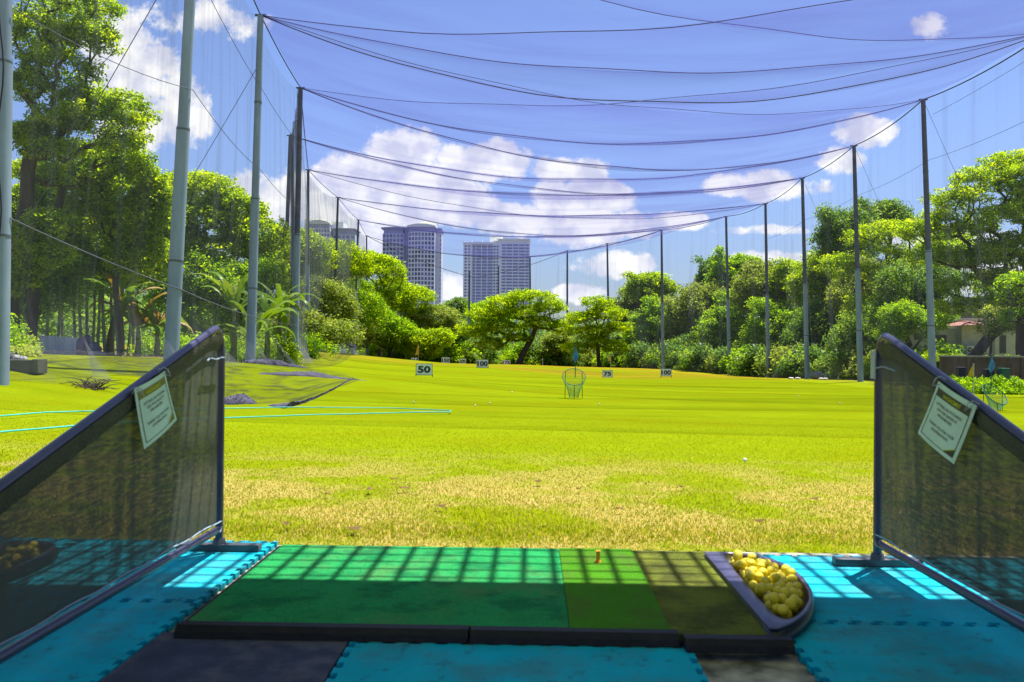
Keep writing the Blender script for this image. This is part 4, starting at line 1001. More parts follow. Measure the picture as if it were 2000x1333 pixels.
def treemesh(nodes, par, ends, r0, rmin=.012, power=.5):
    cnt = np.zeros(len(nodes))
    for e in ends: cnt[e] += 1
    for i in range(len(nodes)-1, 0, -1):
        if par[i] >= 0: cnt[par[i]] += cnt[i]
    cnt = np.maximum(cnt, .3); rad = r0*(cnt/cnt[0])**power; rad = np.maximum(rad, rmin); rad[0] *= 1.35; rad[1] *= 1.1
    V = []; F = []; o = 0
    for i in range(1, len(nodes)):
        j = par[i]; a, b = nodes[j], nodes[i]; d = b-a; L_ = np.linalg.norm(d)
        if L_ < 1e-5: continue
        d /= L_; u = np.cross(d, [0.3,.2,1.0] if abs(d[2]) < .95 else [1,0,0]); u /= np.linalg.norm(u); w = np.cross(d, u)
        sg = 9 if rad[i] > .12 else (6 if rad[i] > .05 else 4); ra = min(rad[j], rad[i]*1.6); e = d*min(rad[i]*.6, .1)
        for c_, r_ in ((a, ra), (b+e, rad[i])):
            for k in range(sg):
                t_ = 2*math.pi*k/sg; V.append(c_+r_*(math.cos(t_)*u+math.sin(t_)*w))
        for k in range(sg): F.append((o+k, o+(k+1)%sg, o+sg+(k+1)%sg, o+sg+k))
        o += 2*sg
    return V, F
def Lb(px, py, rx, ry, Y, dy=1.0): c = at(px, py, Y); return (c, np.array([rx*Y/K, rx*Y/K*dy, ry*Y/K]))
TREEN = 0
def tree(label, lobes, m, base, fork=None, nclump=90, nl=60, leaf=.3, cr=(1.0,.35), r0=.35, up=1.2, seed=1, shell=.6, group='trees around the range', catg='tree', name='tree', bark='bark', low=.35, rmin=.015, leafless=0):
    """lobes: list of (centre, radii); base (px,Y) trunk foot; fork (px,py,Y)"""
    nclump = int(nclump*2.9); nl = int(nl*.55); cr = (cr[0]*.66, cr[1]*.85); leaf *= .82; r0 *= .6; up *= .8
    rr = np.random.RandomState(seed)
    wts = np.array([l[1][0]*l[1][2] for l in lobes]); wts /= wts.sum()
    C = []; 
    for i in rr.choice(len(lobes), nclump, p=wts):
        c, r = lobes[i]; d = rr.normal(size=3); d /= np.linalg.norm(d)
        if d[2] < 0 and rr.uniform() > low: d[2] = -d[2]
        C.append(c + d*r*(shell+(1-shell)*rr.uniform()))
    C = np.array(C); b0 = at(base[0], 700, base[1]); z0 = g1(b0[0], base[1])-.1; b0 = np.array([b0[0], base[1], z0])
    C[:,2] = np.maximum(C[:,2], z0+.3)
    if fork is None: cen = C.mean(0); fk = np.array([b0[0]*.6+cen[0]*.4, b0[1]*.6+cen[1]*.4, z0+(C[:,2].min()-z0)*.6+.25*(cen[2]-C[:,2].min())])
    else: fk = at(*fork)
    t = thing(name, label, catg, tuple(b0), group)
    nodes, par, ends = skeleton(b0, fk, C, seed)
    V, F = treemesh(nodes, par, ends, r0, rmin)
    MB().add(V, F).build('trunk', MT[bark], t, True)
    rad = np.c_[rr.uniform(.6,1.25,nclump)*cr[0], rr.uniform(.6,1.25,nclump)*cr[0], rr.uniform(.7,1.3,nclump)*cr[1]]
    V, F, ti = leafcloud(C, rad, nl, leaf, up, seed)
    fastmesh('crown', V, F, MT[m], t, tint=ti)
    return t
def at_(px, py, Y): return (px, py, Y)
# -- left side
Y = 31
tree('big airy rain tree with dark crooked limbs at the upper left edge', [Lb(*a, Y) for a in [(130,5,115,45),(70,70,75,45),(170,75,70,40),(120,130,90,28),(60,170,60,40),(160,190,50,28),(230,205,75,26),(190,235,95,30),(110,235,60,30),(235,275,60,24),(60,270,55,40),(-60,80,70,100),(270,240,45,18),(120,300,70,20)]],
     'yellowgreen', (25,Y), (55,330,Y), nclump=300, nl=120, leaf=.17, cr=(.62,.26), r0=.42, seed=3, shell=.35, low=.6, group=None)
tree('leaning limb tree reaching right above the dark thicket on the left', [Lb(*a, 33) for a in [(180,300,90,20),(250,310,55,20),(60,340,60,24),(120,345,80,20)]], 'yellowgreen', (60,33), (110,420,33), nclump=110, nl=100, leaf=.17, cr=(.6,.25), r0=.25, seed=9, shell=.4, group=None)
tree('broad yellow green tree crown filling the left edge above the thin trunks', [Lb(*a, 36.5, .45) for a in [(140,380,90,60),(240,370,80,60),(50,420,80,60),(190,450,110,50),(290,440,55,70),(90,480,80,45),(250,520,70,40),(310,500,30,60)]],
     'yellowgreen', (215,39), (230,560,38), nclump=380, nl=95, leaf=.2, cr=(.85,.32), r0=.26, seed=4, shell=.7, low=.5, group=None)
tree('lighter leafy tree in front of the left thicket with branches showing', [Lb(*a, 34, .5) for a in [(240,350,80,40),(255,430,75,45),(270,500,60,45),(150,350,70,34),(170,420,70,34),(300,400,35,60)]], 'yellowgreen', (235,34.5), (232,480,34.5), nclump=240, nl=85, leaf=.19, cr=(.65,.28), r0=.2, seed=14, shell=.6, group=None)
tree('dark round tree hanging low over the white panel fence on the left', [Lb(*a, 36) for a in [(60,540,80,50),(130,530,60,55),(40,600,50,30),(10,480,50,80),(110,585,45,22)]], 'midgreen', (60,37), None, nclump=200, nl=90, leaf=.2, cr=(.8,.5), r0=.25, seed=5, shell=.7, low=.7, group=None)
tree('domed rain tree crown behind the two nearest left poles', [Lb(*a, 52) for a in [(400,385,75,45),(340,380,40,40),(450,415,60,45),(400,440,90,40),(500,465,60,40),(350,470,50,50),(430,500,90,35),(530,500,45,35)]],
     'yellowgreen', (420,53), (425,590,53), nclump=340, nl=85, leaf=.27, cr=(1.1,.34), r0=.5, seed=6, shell=.8, group=None)
tree('dark shaded tree under the domed crown left of the banana plants', [Lb(*a, 50) for a in [(380,540,70,50),(460,560,70,50),(330,590,40,50),(520,560,50,60),(420,620,80,40)]], 'midgreen', (400,51), None, nclump=220, nl=90, leaf=.26, cr=(1.0,.6), r0=.3, seed=7, shell=.7, low=.8, group=None)
for i, (px, py, rx, ry, YY, mm, lab) in enumerate([
    (580,490,55,45,72,'yellowgreen','bright crowned tree rising behind the gathered left netting'),
    (650,510,70,40,84,'yellowgreen','flat crowned tree behind the left net wall, below the half hidden tower'),
    (620,590,70,50,70,'olive','dull olive tree seen through the left net wall'),
    (690,600,50,60,92,'midgreen','tree seen through the end of the left net wall')]):
    tree(lab, [Lb(px,py,rx,ry,YY),Lb(px-30,py+30,rx*.8,ry*.8,YY),Lb(px+30,py+15,rx*.7,ry*.7,YY)], mm, (px,YY+1), (px,py+ry+20,YY+1), nclump=150, nl=80, leaf=.3, cr=(1.2,.5), r0=.35, seed=20+i, shell=.75, low=.5, group=None)
tree('low leafy tree behind the foot of the left net wall', [Lb(640,650,70,26,66),Lb(580,640,50,40,60),Lb(700,650,40,30,95)], 'olive', (640,68), None, nclump=130, nl=90, leaf=.3, cr=(1.1,.6), r0=.2, seed=31, shell=.6, low=.7, group=None)
# -- descending ridge beyond the left net
RG = [((742,540,50,42),(735,590,40,35),104,'yellowgreen','tall yellow green rain tree just right of the left net end',(725,515,30,25)),
      ((800,585,50,28),(780,600,40,30),110,'yellowgreen','spreading rain tree below the window tower',(765,560,30,20)),
      ((850,620,50,24),(830,640,40,20),112,'olive','duller spreading tree right below the gap between the towers',(880,640,30,16)),
      ((760,650,48,34),(740,640,40,40),98,'midgreen','full green tree at the left end of the far tree line',(790,660,35,28)),
      ((835,670,40,24),(820,690,34,16),98,'yellowgreen','low bright tree behind the 150 sign',(860,660,25,16)),
      ((895,600,26,18),(915,615,30,20),150,'darkgreen','round dark tree top in the gap below the wide tower',(880,620,24,18)),
      ((945,610,36,20),(970,625,34,20),145,'midgreen','distant bluish green tree in front of the wide tower',(930,640,40,20)),
      ((890,660,30,30),(910,680,30,20),118,'darkgreen','dark tree behind the 200 sign',(880,690,30,14))]
for i, (a, b2, YY, mm, lab, c2) in enumerate(RG):
    tree(lab, [Lb(*a,YY),Lb(*b2,YY),Lb(*c2,YY)], mm, (a[0],YY+.5), None, nclump=130, nl=80, leaf=.36, cr=(1.35,.5), r0=.4, seed=40+i, shell=.7, low=.45, group=None)
# -- centre umbrella trees
Y = 106
tree('umbrella shaped rain tree with a leaning dark trunk in the centre', [Lb(*a, Y) for a in [(1035,578,50,13),(985,592,40,14),(1075,600,36,16),(950,618,40,16),(1020,612,50,16),(925,648,36,16),(985,640,44,16),(1060,632,40,14),(960,672,30,14),(1095,640,26,14),(1010,660,26,10)]],
     'yellowgreen', (1012,Y), (1042,652,Y), nclump=260, nl=75, leaf=.34, cr=(1.35,.36), r0=.62, seed=60, shell=.5, low=.6, group=None, power=None) if False else \
tree('umbrella shaped rain tree with a leaning dark trunk in the centre', [Lb(*a, Y) for a in [(1035,578,50,13),(985,592,40,14),(1075,600,36,16),(950,618,40,16),(1020,612,50,16),(925,648,36,16),(985,640,44,16),(1060,632,40,14),(960,672,30,14),(1095,640,26,14),(1010,660,26,10)]],
     'yellowgreen', (1012,Y), (1042,652,Y), nclump=260, nl=75, leaf=.34, cr=(1.35,.36), r0=.62, seed=60, shell=.5, low=.6, group=None)
tree('smaller feathery tree in layers, right of the centre one', [Lb(*a, 103) for a in [(1165,590,34,12),(1185,612,44,14),(1130,622,36,14),(1205,640,32,13),(1150,648,44,15),(1200,678,32,12),(1130,680,36,13),(1170,668,30,12)]],
     'yellowgreen', (1172,103), (1165,668,103), nclump=170, nl=75, leaf=.32, cr=(1.3,.36), r0=.4, seed=61, shell=.5, low=.6, group=None)
tree('low bright tree between the two feathery trees', [Lb(1090,670,30,24,112),Lb(1060,690,30,16,112)], 'olive', (1085,113), None, nclump=70, nl=80, leaf=.36, cr=(1.3,.6), r0=.3, seed=62, group=None)
# -- right hand wall of trees
RT = [(1240,600,46,42,120,'olive','grey green tree behind the 75 sign'),
      (1270,560,46,26,114,'yellowgreen','bright topped tree above the grey green one, left of the right 100 sign'),
      (1290,640,60,50,108,'midgreen','dense tree behind the right 100 sign'),
      (1355,610,55,52,104,'olive','pale flowering looking tree right of the right 100 sign'),
      (1395,540,30,34,112,'darkgreen','tall narrow dark tree standing above its neighbours'),
      (1440,540,50,44,106,'midgreen','dark tree behind the fifth right pole'),
      (1425,640,60,56,98,'midgreen','dense green tree between the fifth and sixth right poles'),
      (1490,560,56,46,94,'olive','mixed green tree behind the fourth right pole'),
      (1545,545,50,32,92,'yellowgreen','lighter tree with open crown between the third and fourth right poles'),
      (1520,650,66,56,90,'midgreen','leafy tree low between the third and fourth right poles'),
      (1610,545,60,56,84,'yellowgreen','tree with loose crown right of the third right pole'),
      (1600,650,60,56,80,'darkgreen','dark dense tree behind the white rags by the third right pole'),
      (1660,455,60,44,82,'darkgreen','tall blue green tree above the rest, behind the second right pole'),
      (1725,425,50,26,84,'darkgreen','blue green tree top peeking over the yellow rain tree'),
      (1680,560,50,60,76,'olive','vine hung tree behind the second right pole'),
      (1690,660,60,50,70,'darkgreen','dark thicket tree left of the right divider'),
      (1330,690,60,26,100,'darkgreen','low dark tree at the foot of the right 100 sign'),
      (1210,690,36,24,112,'darkgreen','low dark tree behind the 75 sign')]
for i, (px, py, rx, ry, YY, mm, lab) in enumerate(RT):
    big = mm in ('darkgreen','olive')
    q_ = np.random.RandomState(500+i); ex = [Lb(px+q_.uniform(-1,1)*rx, py+q_.uniform(-1.05,.5)*ry, rx*q_.uniform(.18,.34), ry*q_.uniform(.16,.30), YY-q_.uniform(0,2)) for _ in range(7)]
    tree(lab, [Lb(px,py,rx,ry,YY),Lb(px-rx*.5,py+ry*.35,rx*.7,ry*.7,YY),Lb(px+rx*.5,py+ry*.3,rx*.7,ry*.7,YY),Lb(px+rx*.1,py-ry*.45,rx*.6,ry*.6,YY)]+ex, mm, (px+4,YY+1), None,
         nclump=int(150*max(1,rx*ry/2500)), nl=80, leaf=.33*YY/100+.04, cr=(1.15,.85) if big else (1.3,.5), up=.5 if big else 1.2, r0=.4, seed=80+i, shell=.55, low=.7, group=None)
# -- right rain trees with visible limbs
tree('yellow green rain tree with flat top behind the nearest right pole', [Lb(*a, 66) for a in [(1740,450,60,20),(1690,465,45,20),(1640,520,40,30),(1760,560,60,30),(1700,600,50,30),(1800,455,60,18),(1730,500,50,20),(1850,470,50,20),(1700,530,40,16),(1790,520,50,16)]],
     'yellowgreen', (1815,67), (1800,580,67), nclump=210, nl=90, leaf=.25, cr=(.95,.3), r0=.4, seed=120, shell=.5, low=.5, group=None)
tree('huge rain tree filling the upper right edge, sky showing between its dark limbs', [Lb(*a, 54) for a in [(1985,320,70,26),(1925,352,74,26),(1870,392,66,26),(1830,430,44,20),(2040,380,80,60),(1960,420,90,26),(1900,450,60,22),(1990,480,80,26),(1880,510,60,20),(1950,545,70,22),(2040,520,60,40),(1850,560,40,16),(1920,600,50,18),(1830,500,50,24),(1920,500,60,26),(1860,600,40,20),(1970,590,50,24),(1790,450,50,20)]],
     'yellowgreen', (1846,53), (1990,600,54), nclump=540, nl=85, leaf=.23, cr=(.85,.27), r0=.55, seed=121, shell=.35, low=.6, group=None)
tree('thick trunked tree at the right edge beside the house', [Lb(*a, 48) for a in [(2010,560,60,30),(2050,640,60,50),(1985,620,30,16)]], 'midgreen', (1996,48), (2000,600,48), nclump=110, nl=90, leaf=.2, cr=(.7,.35), r0=.5, seed=122, group=None)
tree('young tree with a dark forked stem in front of the house wall', [Lb(*a, 50) for a in [(1940,615,30,18),(1965,640,28,18),(1930,640,22,12)]], 'olive', (1933,50), (1936,665,50), nclump=60, nl=60, leaf=.17, cr=(.55,.3), r0=.10, seed=123, group=None)
tree('dark tree hung with vines behind the nearest right pole', [Lb(*a, 60) for a in [(1760,560,44,50),(1740,620,40,40),(1810,600,36,40),(1835,545,30,30)]], 'darkgreen', (1775,61), None, nclump=150, nl=90, leaf=.22, cr=(.8,.7), up=.4, r0=.3, seed=124, low=.8, group=None)
tree('leafy low tree in front of the big crooked trunks at the left edge', [Lb(*a, 29.5, .6) for a in [(45,470,50,40),(90,440,45,30),(35,540,45,36),(100,500,45,30)]], 'yellowgreen', (50,29.6), (55,560,29.6), nclump=110, nl=80, leaf=.17, cr=(.6,.28), r0=.16, seed=150, shell=.5, low=.6, group=None)
tree('drooping bright tree half covering the house roof behind the right divider', [Lb(1760,620,40,30,57),Lb(1800,640,34,22,57),Lb(1740,660,30,24,57),Lb(1835,620,26,22,57)], 'midgreen', (1770,57.5), None, nclump=110, nl=80, leaf=.2, cr=(.7,.4), r0=.2, seed=160, group=None)
tree('distant leafy tree filling the gap behind the nearest right pole', [Lb(1840,500,70,34,88),Lb(1900,560,60,30,88),Lb(1790,560,50,36,88),Lb(1970,560,60,34,88)], 'midgreen', (1850,89), None, nclump=190, nl=80, leaf=.3, cr=(1.1,.45), r0=.4, seed=170, shell=.55, low=.6, group=None)
# -- slender pale trunks in a row on the left
st0 = None
for i, (px, tp) in enumerate([(88,575),(112,560),(122,580),(148,575),(160,590),(172,588),(190,570),(206,585),(222,560),(232,580),(250,570),(262,560),(66,590),(180,560)]):
    YY = 39.5+(i%3)*.8; b0 = at(px,690,YY); z0 = g1(b0[0],YY)
    if st0 is None:
        t = thing('slender_tree', 'slender pale trunked tree in the close row behind the white panel fence', 'tree', (b0[0],YY,z0), 'slender trees in a close row')
        P = [(b0[0]+.12*math.sin(f*3)+f*.05, YY, z0+f*5.2) for f in np.linspace(0,1,9)]
        MB().tube(P, np.linspace(.085,.045,9), 8).build('trunk', MT['barkpale'], t, True)
        C = np.array([(b0[0]+rs.normal(0,.5), YY+rs.normal(0,.5), z0+rs.uniform(3.4,6)) for _ in range(26)])
        V, F, ti = leafcloud(C, np.full((26,3),.55), 60, .2, .6, 77); fastmesh('crown', V, F, MT['darkgreen'], t, tint=ti); st0 = t
    else: copyof(st0, (b0[0],YY,z0), rz=rs.uniform(0,6), sc=rs.uniform(.85,1.15))
# -- shrubs at the foot of the trees
def shrubproto(name, m, label, rx, h, n_, nl, leaf, seed, group, cr=.35):
    rr = np.random.RandomState(seed); t = thing(name, label, 'shrub', (0,0,0), group)
    C = np.c_[rr.normal(0,rx*.45,n_), rr.normal(0,rx*.35,n_), rr.uniform(.1,1,n_)*h]; C[:,2] *= (1-.5*np.clip(np.hypot(C[:,0],C[:,1])/rx,0,1))
    mb = MB()
    for c_ in C[::3]: mb.tube([(c_[0]*.2,c_[1]*.2,0), (c_[0]*.6,c_[1]*.6,c_[2]*.6), tuple(c_)], [.03,.02,.01], 4)
    mb.build('stems', MT['bark'], t); V, F, ti = leafcloud(C, np.full((n_,3),cr*h*.5+.15), nl, leaf, .7, seed); fastmesh('leaves', V, F, MT[m], t, tint=ti)
    return t
SP = {'d': shrubproto('shrub','darkgreen','dark leafy shrub in the hedge at the foot of the far trees',1.6,2.6,44,60,.26,1,'shrubs at the foot of the far trees'),
      'm': shrubproto('shrub','midgreen','fresh green shrub in the hedge at the foot of the far trees',1.5,2.2,40,60,.26,2,'shrubs at the foot of the far trees'),
      'o': shrubproto('shrub','olive','dull olive shrub in the hedge at the foot of the far trees',1.5,2.4,40,60,.26,3,'shrubs at the foot of the far trees'),
      'y': shrubproto('shrub','yellowgreen','bright yellow green shrub in the hedge at the foot of the far trees',1.3,1.6,34,60,.22,4,'shrubs at the foot of the far trees')}
used = set(); rr = np.random.RandomState(99)
line = [(px, YY) for px, YY in zip(np.linspace(725,1180,26), np.linspace(112,112,26))]+[(px, YY) for px, YY in zip(np.linspace(1190,1720,34), np.linspace(108,60,34))]+[(px, 64-(px-1720)*.05) for px in np.linspace(1735,1850,7)]
line += [(px+6, YY+6) for px, YY in line[::2]]
for px, YY in line:
    k = rr.choice(list('dddmoy'), p=[.2,.2,.12,.2,.2,.08]); p = at(px+rr.uniform(-5,5), 700, YY+rr.uniform(-1,1)); loc = (p[0], p[1], g1(p[0],p[1])-.05)
    sc = rr.uniform(.75,1.3)*(.8+.3*(YY/100))
    if k not in used: used.add(k); o = SP[k]; o.location = loc; o.rotation_euler = (0,0,rr.uniform(0,6)); o.scale = (sc,)*3
    else: copyof(SP[k], loc, rr.uniform(0,6), sc)
# left bank shrubs
lb = shrubproto('shrub','midgreen','leafy shrub on the left bank below the trees',1.3,1.5,36,90,.15,6,'shrubs on the left bank')
for i, (px, YY, sc) in enumerate([(8,26,.55),(300,38,.8),(345,38,.9),(390,40,1.),(430,42,1.0),(465,44,.9),(520,44,.8),(600,58,1.2),(-30,33,1.0),(-40,24,1.)]):
    p = at(px,700,YY); loc = (p[0],YY,g1(p[0],YY)-.05)
    if i == 0: lb.location = loc; lb.scale = (sc,)*3
    else: copyof(lb, loc, rr.uniform(0,6), sc)
vb = shrubproto('vine','yellowgreen','bushy climbing vine with broad leaves at the foot of the pole with gathered netting',.55,2.0,34,60,.16,8,None,.25)
vb['category'] = 'vine'; vb['label'] = 'bushy bright climbing vine at the foot of the pole with gathered netting'
p = at(562,700,39); vb.location = (p[0],39,g1(p[0],39)-.1); vb.scale = (.8,.8,.85)
vc = thing('vine', 'thin bright vine climbing up beside the gathered netting', 'vine', (0,0,0)); C = np.array([at(554+3*math.sin(k*.7), 650-k*5.2, 47)+rs.normal(0,.06,3) for k in range(44)])
MB().tube(C[::4], .02, 5).build('stem', MT['bark'], vc); V, F, ti = leafcloud(C, np.full((44,3),.2), 26, .14, .5, 12); fastmesh('leaves', V, F, MT['yellowgreen'], vc, tint=ti)
# mound vegetation (grassy bank at far left)
mg = leafcloud(np.array([at(rs.uniform(8,62), 690, rs.uniform(22,27)) for _ in range(150)]), np.full((150,3),.3), 70, .12, .8, 15)
Vm = mg[0]; C_x = Vm.reshape(-1,4,3).mean(1); gzv = gz(C_x[:,0], C_x[:,1]); hm = .8*np.exp(-((C_x[:,0]+17.5)/2.2)**2)
Vm = Vm.reshape(-1,4,3); Vm[:,:,2] = (Vm[:,:,2]-C_x[:,2:3])+(gzv+rs.uniform(0,.12,len(gzv))+rs.uniform(0,1,len(gzv))*hm)[:,None]
o = fastmesh('bank_weeds', Vm.reshape(-1,3), mg[1], MT['olive'], tint=np.clip(mg[2]+.25,0,1)); tag(o, 'tangled weeds and grass covering the bank at the far left', 'weeds', kind='stuff')
# distant wood
nW = 900; ang = rr.uniform(-1.1,1.1,nW); rad_ = rr.uniform(165,215,nW); C = np.c_[np.sin(ang)*rad_, np.cos(ang)*rad_, rr.uniform(-1,5.5,nW)]
V, F, ti = leafcloud(C, np.c_[np.full(nW,6.),np.full(nW,6.),rr.uniform(1.5,3,nW)], 90, 1.1, .8, 55); o = fastmesh('far_wood', V, F, MT['darkgreen'], tint=ti); tag(o, 'dark far-off wood closing the view behind the trees', 'wood', kind='stuff')
# side wood close behind the trees, left and right of the range
nW = 420; C = np.r_[np.c_[rr.uniform(-48,-30,nW), rr.uniform(30,110,nW), rr.uniform(-.5,5,nW)], np.c_[rr.uniform(34,60,nW//2), rr.uniform(62,120,nW//2), rr.uniform(-1.5,4,nW//2)], np.c_[rr.uniform(-45,50,nW//2), rr.uniform(124,150,nW//2), rr.uniform(-2,3.5,nW//2)]]
V, F, ti = leafcloud(C, np.full((len(C),3),2.4), 130, .5, .8, 56); o = fastmesh('wood_understorey', V, F, MT['darkgreen'], tint=ti); tag(o, 'dark leafy understorey behind the front row of trees', 'undergrowth', kind='stuff')

# ------------------------------------------------------------------ banana plants
def banana(px, py, Y, h, label, n_=9, seed=1, sc=1.0, dry=False):
    rr = np.random.RandomState(seed); b0 = at(px,700,Y); z0 = g1(b0[0],Y)-.05; b0 = np.array([b0[0],Y,z0])
    t = thing('banana_plant', label, 'banana plant', tuple(b0), 'banana plants by the left net')
    MB().tube([b0, b0+(0.05,0,h*.5), b0+(.02,0,h)], [.16*sc,.12*sc,.07*sc], 10).build('stem', MT['stemg'], t, True)
    n_ += 3
    for k in range(n_):
        a = 2*math.pi*k/n_*1.0+rr.uniform(-.3,.3); L_ = rr.uniform(1.9,2.9)*sc; w = rr.uniform(.15,.24)*sc; el_ = rr.uniform(.5,1.35); n2 = 22
        d = np.array([math.cos(a), math.sin(a)*.8, 0]); side = np.array([-math.sin(a), math.cos(a), 0]); P = b0+np.array([.02,0,h-.1]); e = el_; G = []
        for i in range(n2):
            f = i/(n2-1); e = el_-f*f*rr.uniform(2.0,2.2)*(1.0 if el_ < 1.1 else .7); 
            if i: P = P+(d*math.cos(e)+np.array([0,0,math.sin(e)]))*L_/n2
            ww = w*math.sin(math.pi*min(1,(f*.93+.04)))**.55*(0.12 if f < .12 else 1)*rr.uniform(.55,1.05); dr = .45*ww
            G.append([P+side*ww-(0,0,dr), P+side*ww*.5-(0,0,dr*.35), P, P-side*ww*.5-(0,0,dr*.35), P-side*ww-(0,0,dr)])
        G = np.array(G); I = np.arange(n2*5).reshape(n2,5); F = np.stack([I[:-1,:-1],I[1:,:-1],I[1:,1:],I[:-1,1:]],-1).reshape(-1,4)
        fastmesh('leaf', G.reshape(-1,3), F, MT['straw' if dry and k%3 == 0 else 'banana'], t, tint=np.clip(rr.normal(.5,.12)+rr.normal(0,.06,len(F)),0,1), smooth=True)
MT['stemg'] = mat('banana_stem', (.16,.17,.06), .7, .3, 6)
banana(455,700,37,2.4,'tall banana plant with broad arching leaves between the two nearest left poles',9,1,1.05)
banana(520,700,38,2.2,'banana plant with hanging leaves right of the second left pole',8,2,1.0)
banana(545,700,40,2.8,'banana plant close to the gathered netting',8,3,1.0)
banana(235,700,35,2.0,'spiky pale banana plant with dry leaves near the rubbish heap',9,4,.95,True)
banana(268,700,35.5,1.4,'low drooping banana plant left of the nearest full pole',8,5,.95,True)
banana(305,700,36,1.5,'yellowing banana plant beside the nearest full pole',8,6,.9,True)
banana(490,700,36,1.2,'low banana plant behind the second left pole',7,7,1.0)
#---PART5---
# ------------------------------------------------------------------ towers
MT['wallw'] = mat('tower_wall_pale', (.86,.88,.90), .7, .05, .3); MT['walll'] = mat('tower_wall_grey', (.64,.67,.74), .7, .06, .3)
MT['glass'] = mat('tower_window', (.16,.17,.30), .4, .7, .25, spec=.6); MT['crownd'] = mat('tower_crown', (.34,.36,.52), .6, .06, .3)
MT['cream'] = mat('tower_cream', (.9,.9,.76), .7, .05, .3); MT['band'] = mat('tower_glass_band', (.26,.29,.52), .4, .25, .5, spec=.5)
WIN = [0]
def bay(t, x0, x1, yf, depth, ztop, zb, ncol, row_h, m, bulge=2.5, budget=50, zwin_top=None, winw=.66, win_store=None):
    """tower bay: slightly convex front from x0 to x1 at distance yf, windows in a grid"""
    n_ = ncol; xs_ = np.linspace(x0, x1, n_+1); cx = (x0+x1)/2; hw = (x1-x0)/2
    ys_ = yf-bulge*(1-((xs_-cx)/hw)**2)
    poly = [(a, b) for a, b in zip(xs_, ys_)]+[(x1, yf+depth),(x0, yf+depth)]
    MB().prism(poly, zb, ztop).build('wall', m, t)
    nrow = int((ztop-zb)/row_h)
    for r_ in range(nrow):
        zc = (zwin_top or ztop)-row_h*(r_+.55)
        if zc < zb+2: break
        for c_ in range(n_):
            a = np.array([xs_[c_], ys_[c_]]); b = np.array([xs_[c_+1], ys_[c_+1]]); d = b-a; nn = np.array([d[1], -d[0]]); nn /= np.linalg.norm(nn)
            if nn[1] > 0: nn = -nn
            p = a+d*(.5-winw/2)+nn*.12; q = a+d*(.5+winw/2)+nn*.12; z0, z1 = zc-row_h*.34, zc+row_h*.34
            win_store.append((r_, [(p[0],p[1],z0),(q[0],q[1],z0),(q[0],q[1],z1),(p[0],p[1],z1)], nn))
def flushwin(t, store, m, lim=100):
    store.sort(key=lambda s: s[0]); rest = MB()
    for i, (r_, Q, nn) in enumerate(store):
        mb = MB() if i < lim else rest; Q = np.array(Q); b = Q-np.array([nn[0],nn[1],0])*.2
        mb.add(np.vstack([Q,b]), [(0,1,2,3),(0,4,5,1),(1,5,6,2),(2,6,7,3),(3,7,4,0)])
        if i < lim: mb.build('window', m, t)
    if len(store) > lim: o = rest.build('windows', m, t); o['kind'] = 'stuff'
def X(px, Y): return at(px, 600, Y)[0]
def Z(py, px, Y): return at(px, py, Y)[2]
def slabtop(t, x0, x1, y0, y1, z0, z1, m, name, arch=0, over=0):
    n_ = 12; xs_ = np.linspace(x0-over, x1+over, n_); top = [z1+arch*(1-((x-(x0+x1)/2)/((x1-x0)/2+over))**2) for x in xs_]
    V = []; 
    for y in (y0-over, y1): 
        for x, z in zip(xs_, top): V.append((x,y,z))
        for x in xs_: V.append((x,y,z0))
    k = 2*n_; F = []
    for i in range(n_-1): F += [(i,i+1,n_+i+1,n_+i), (k+i,k+n_+i,k+n_+i+1,k+i+1), (i,k+i,k+i+1,i+1), (n_+i,n_+i+1,k+n_+i+1,k+n_+i)]
    F += [(0,n_,k+n_,k), (n_-1,k+n_-1,k+2*n_-1,2*n_-1)]
    return MB().add(V, F).build(name, m, t)
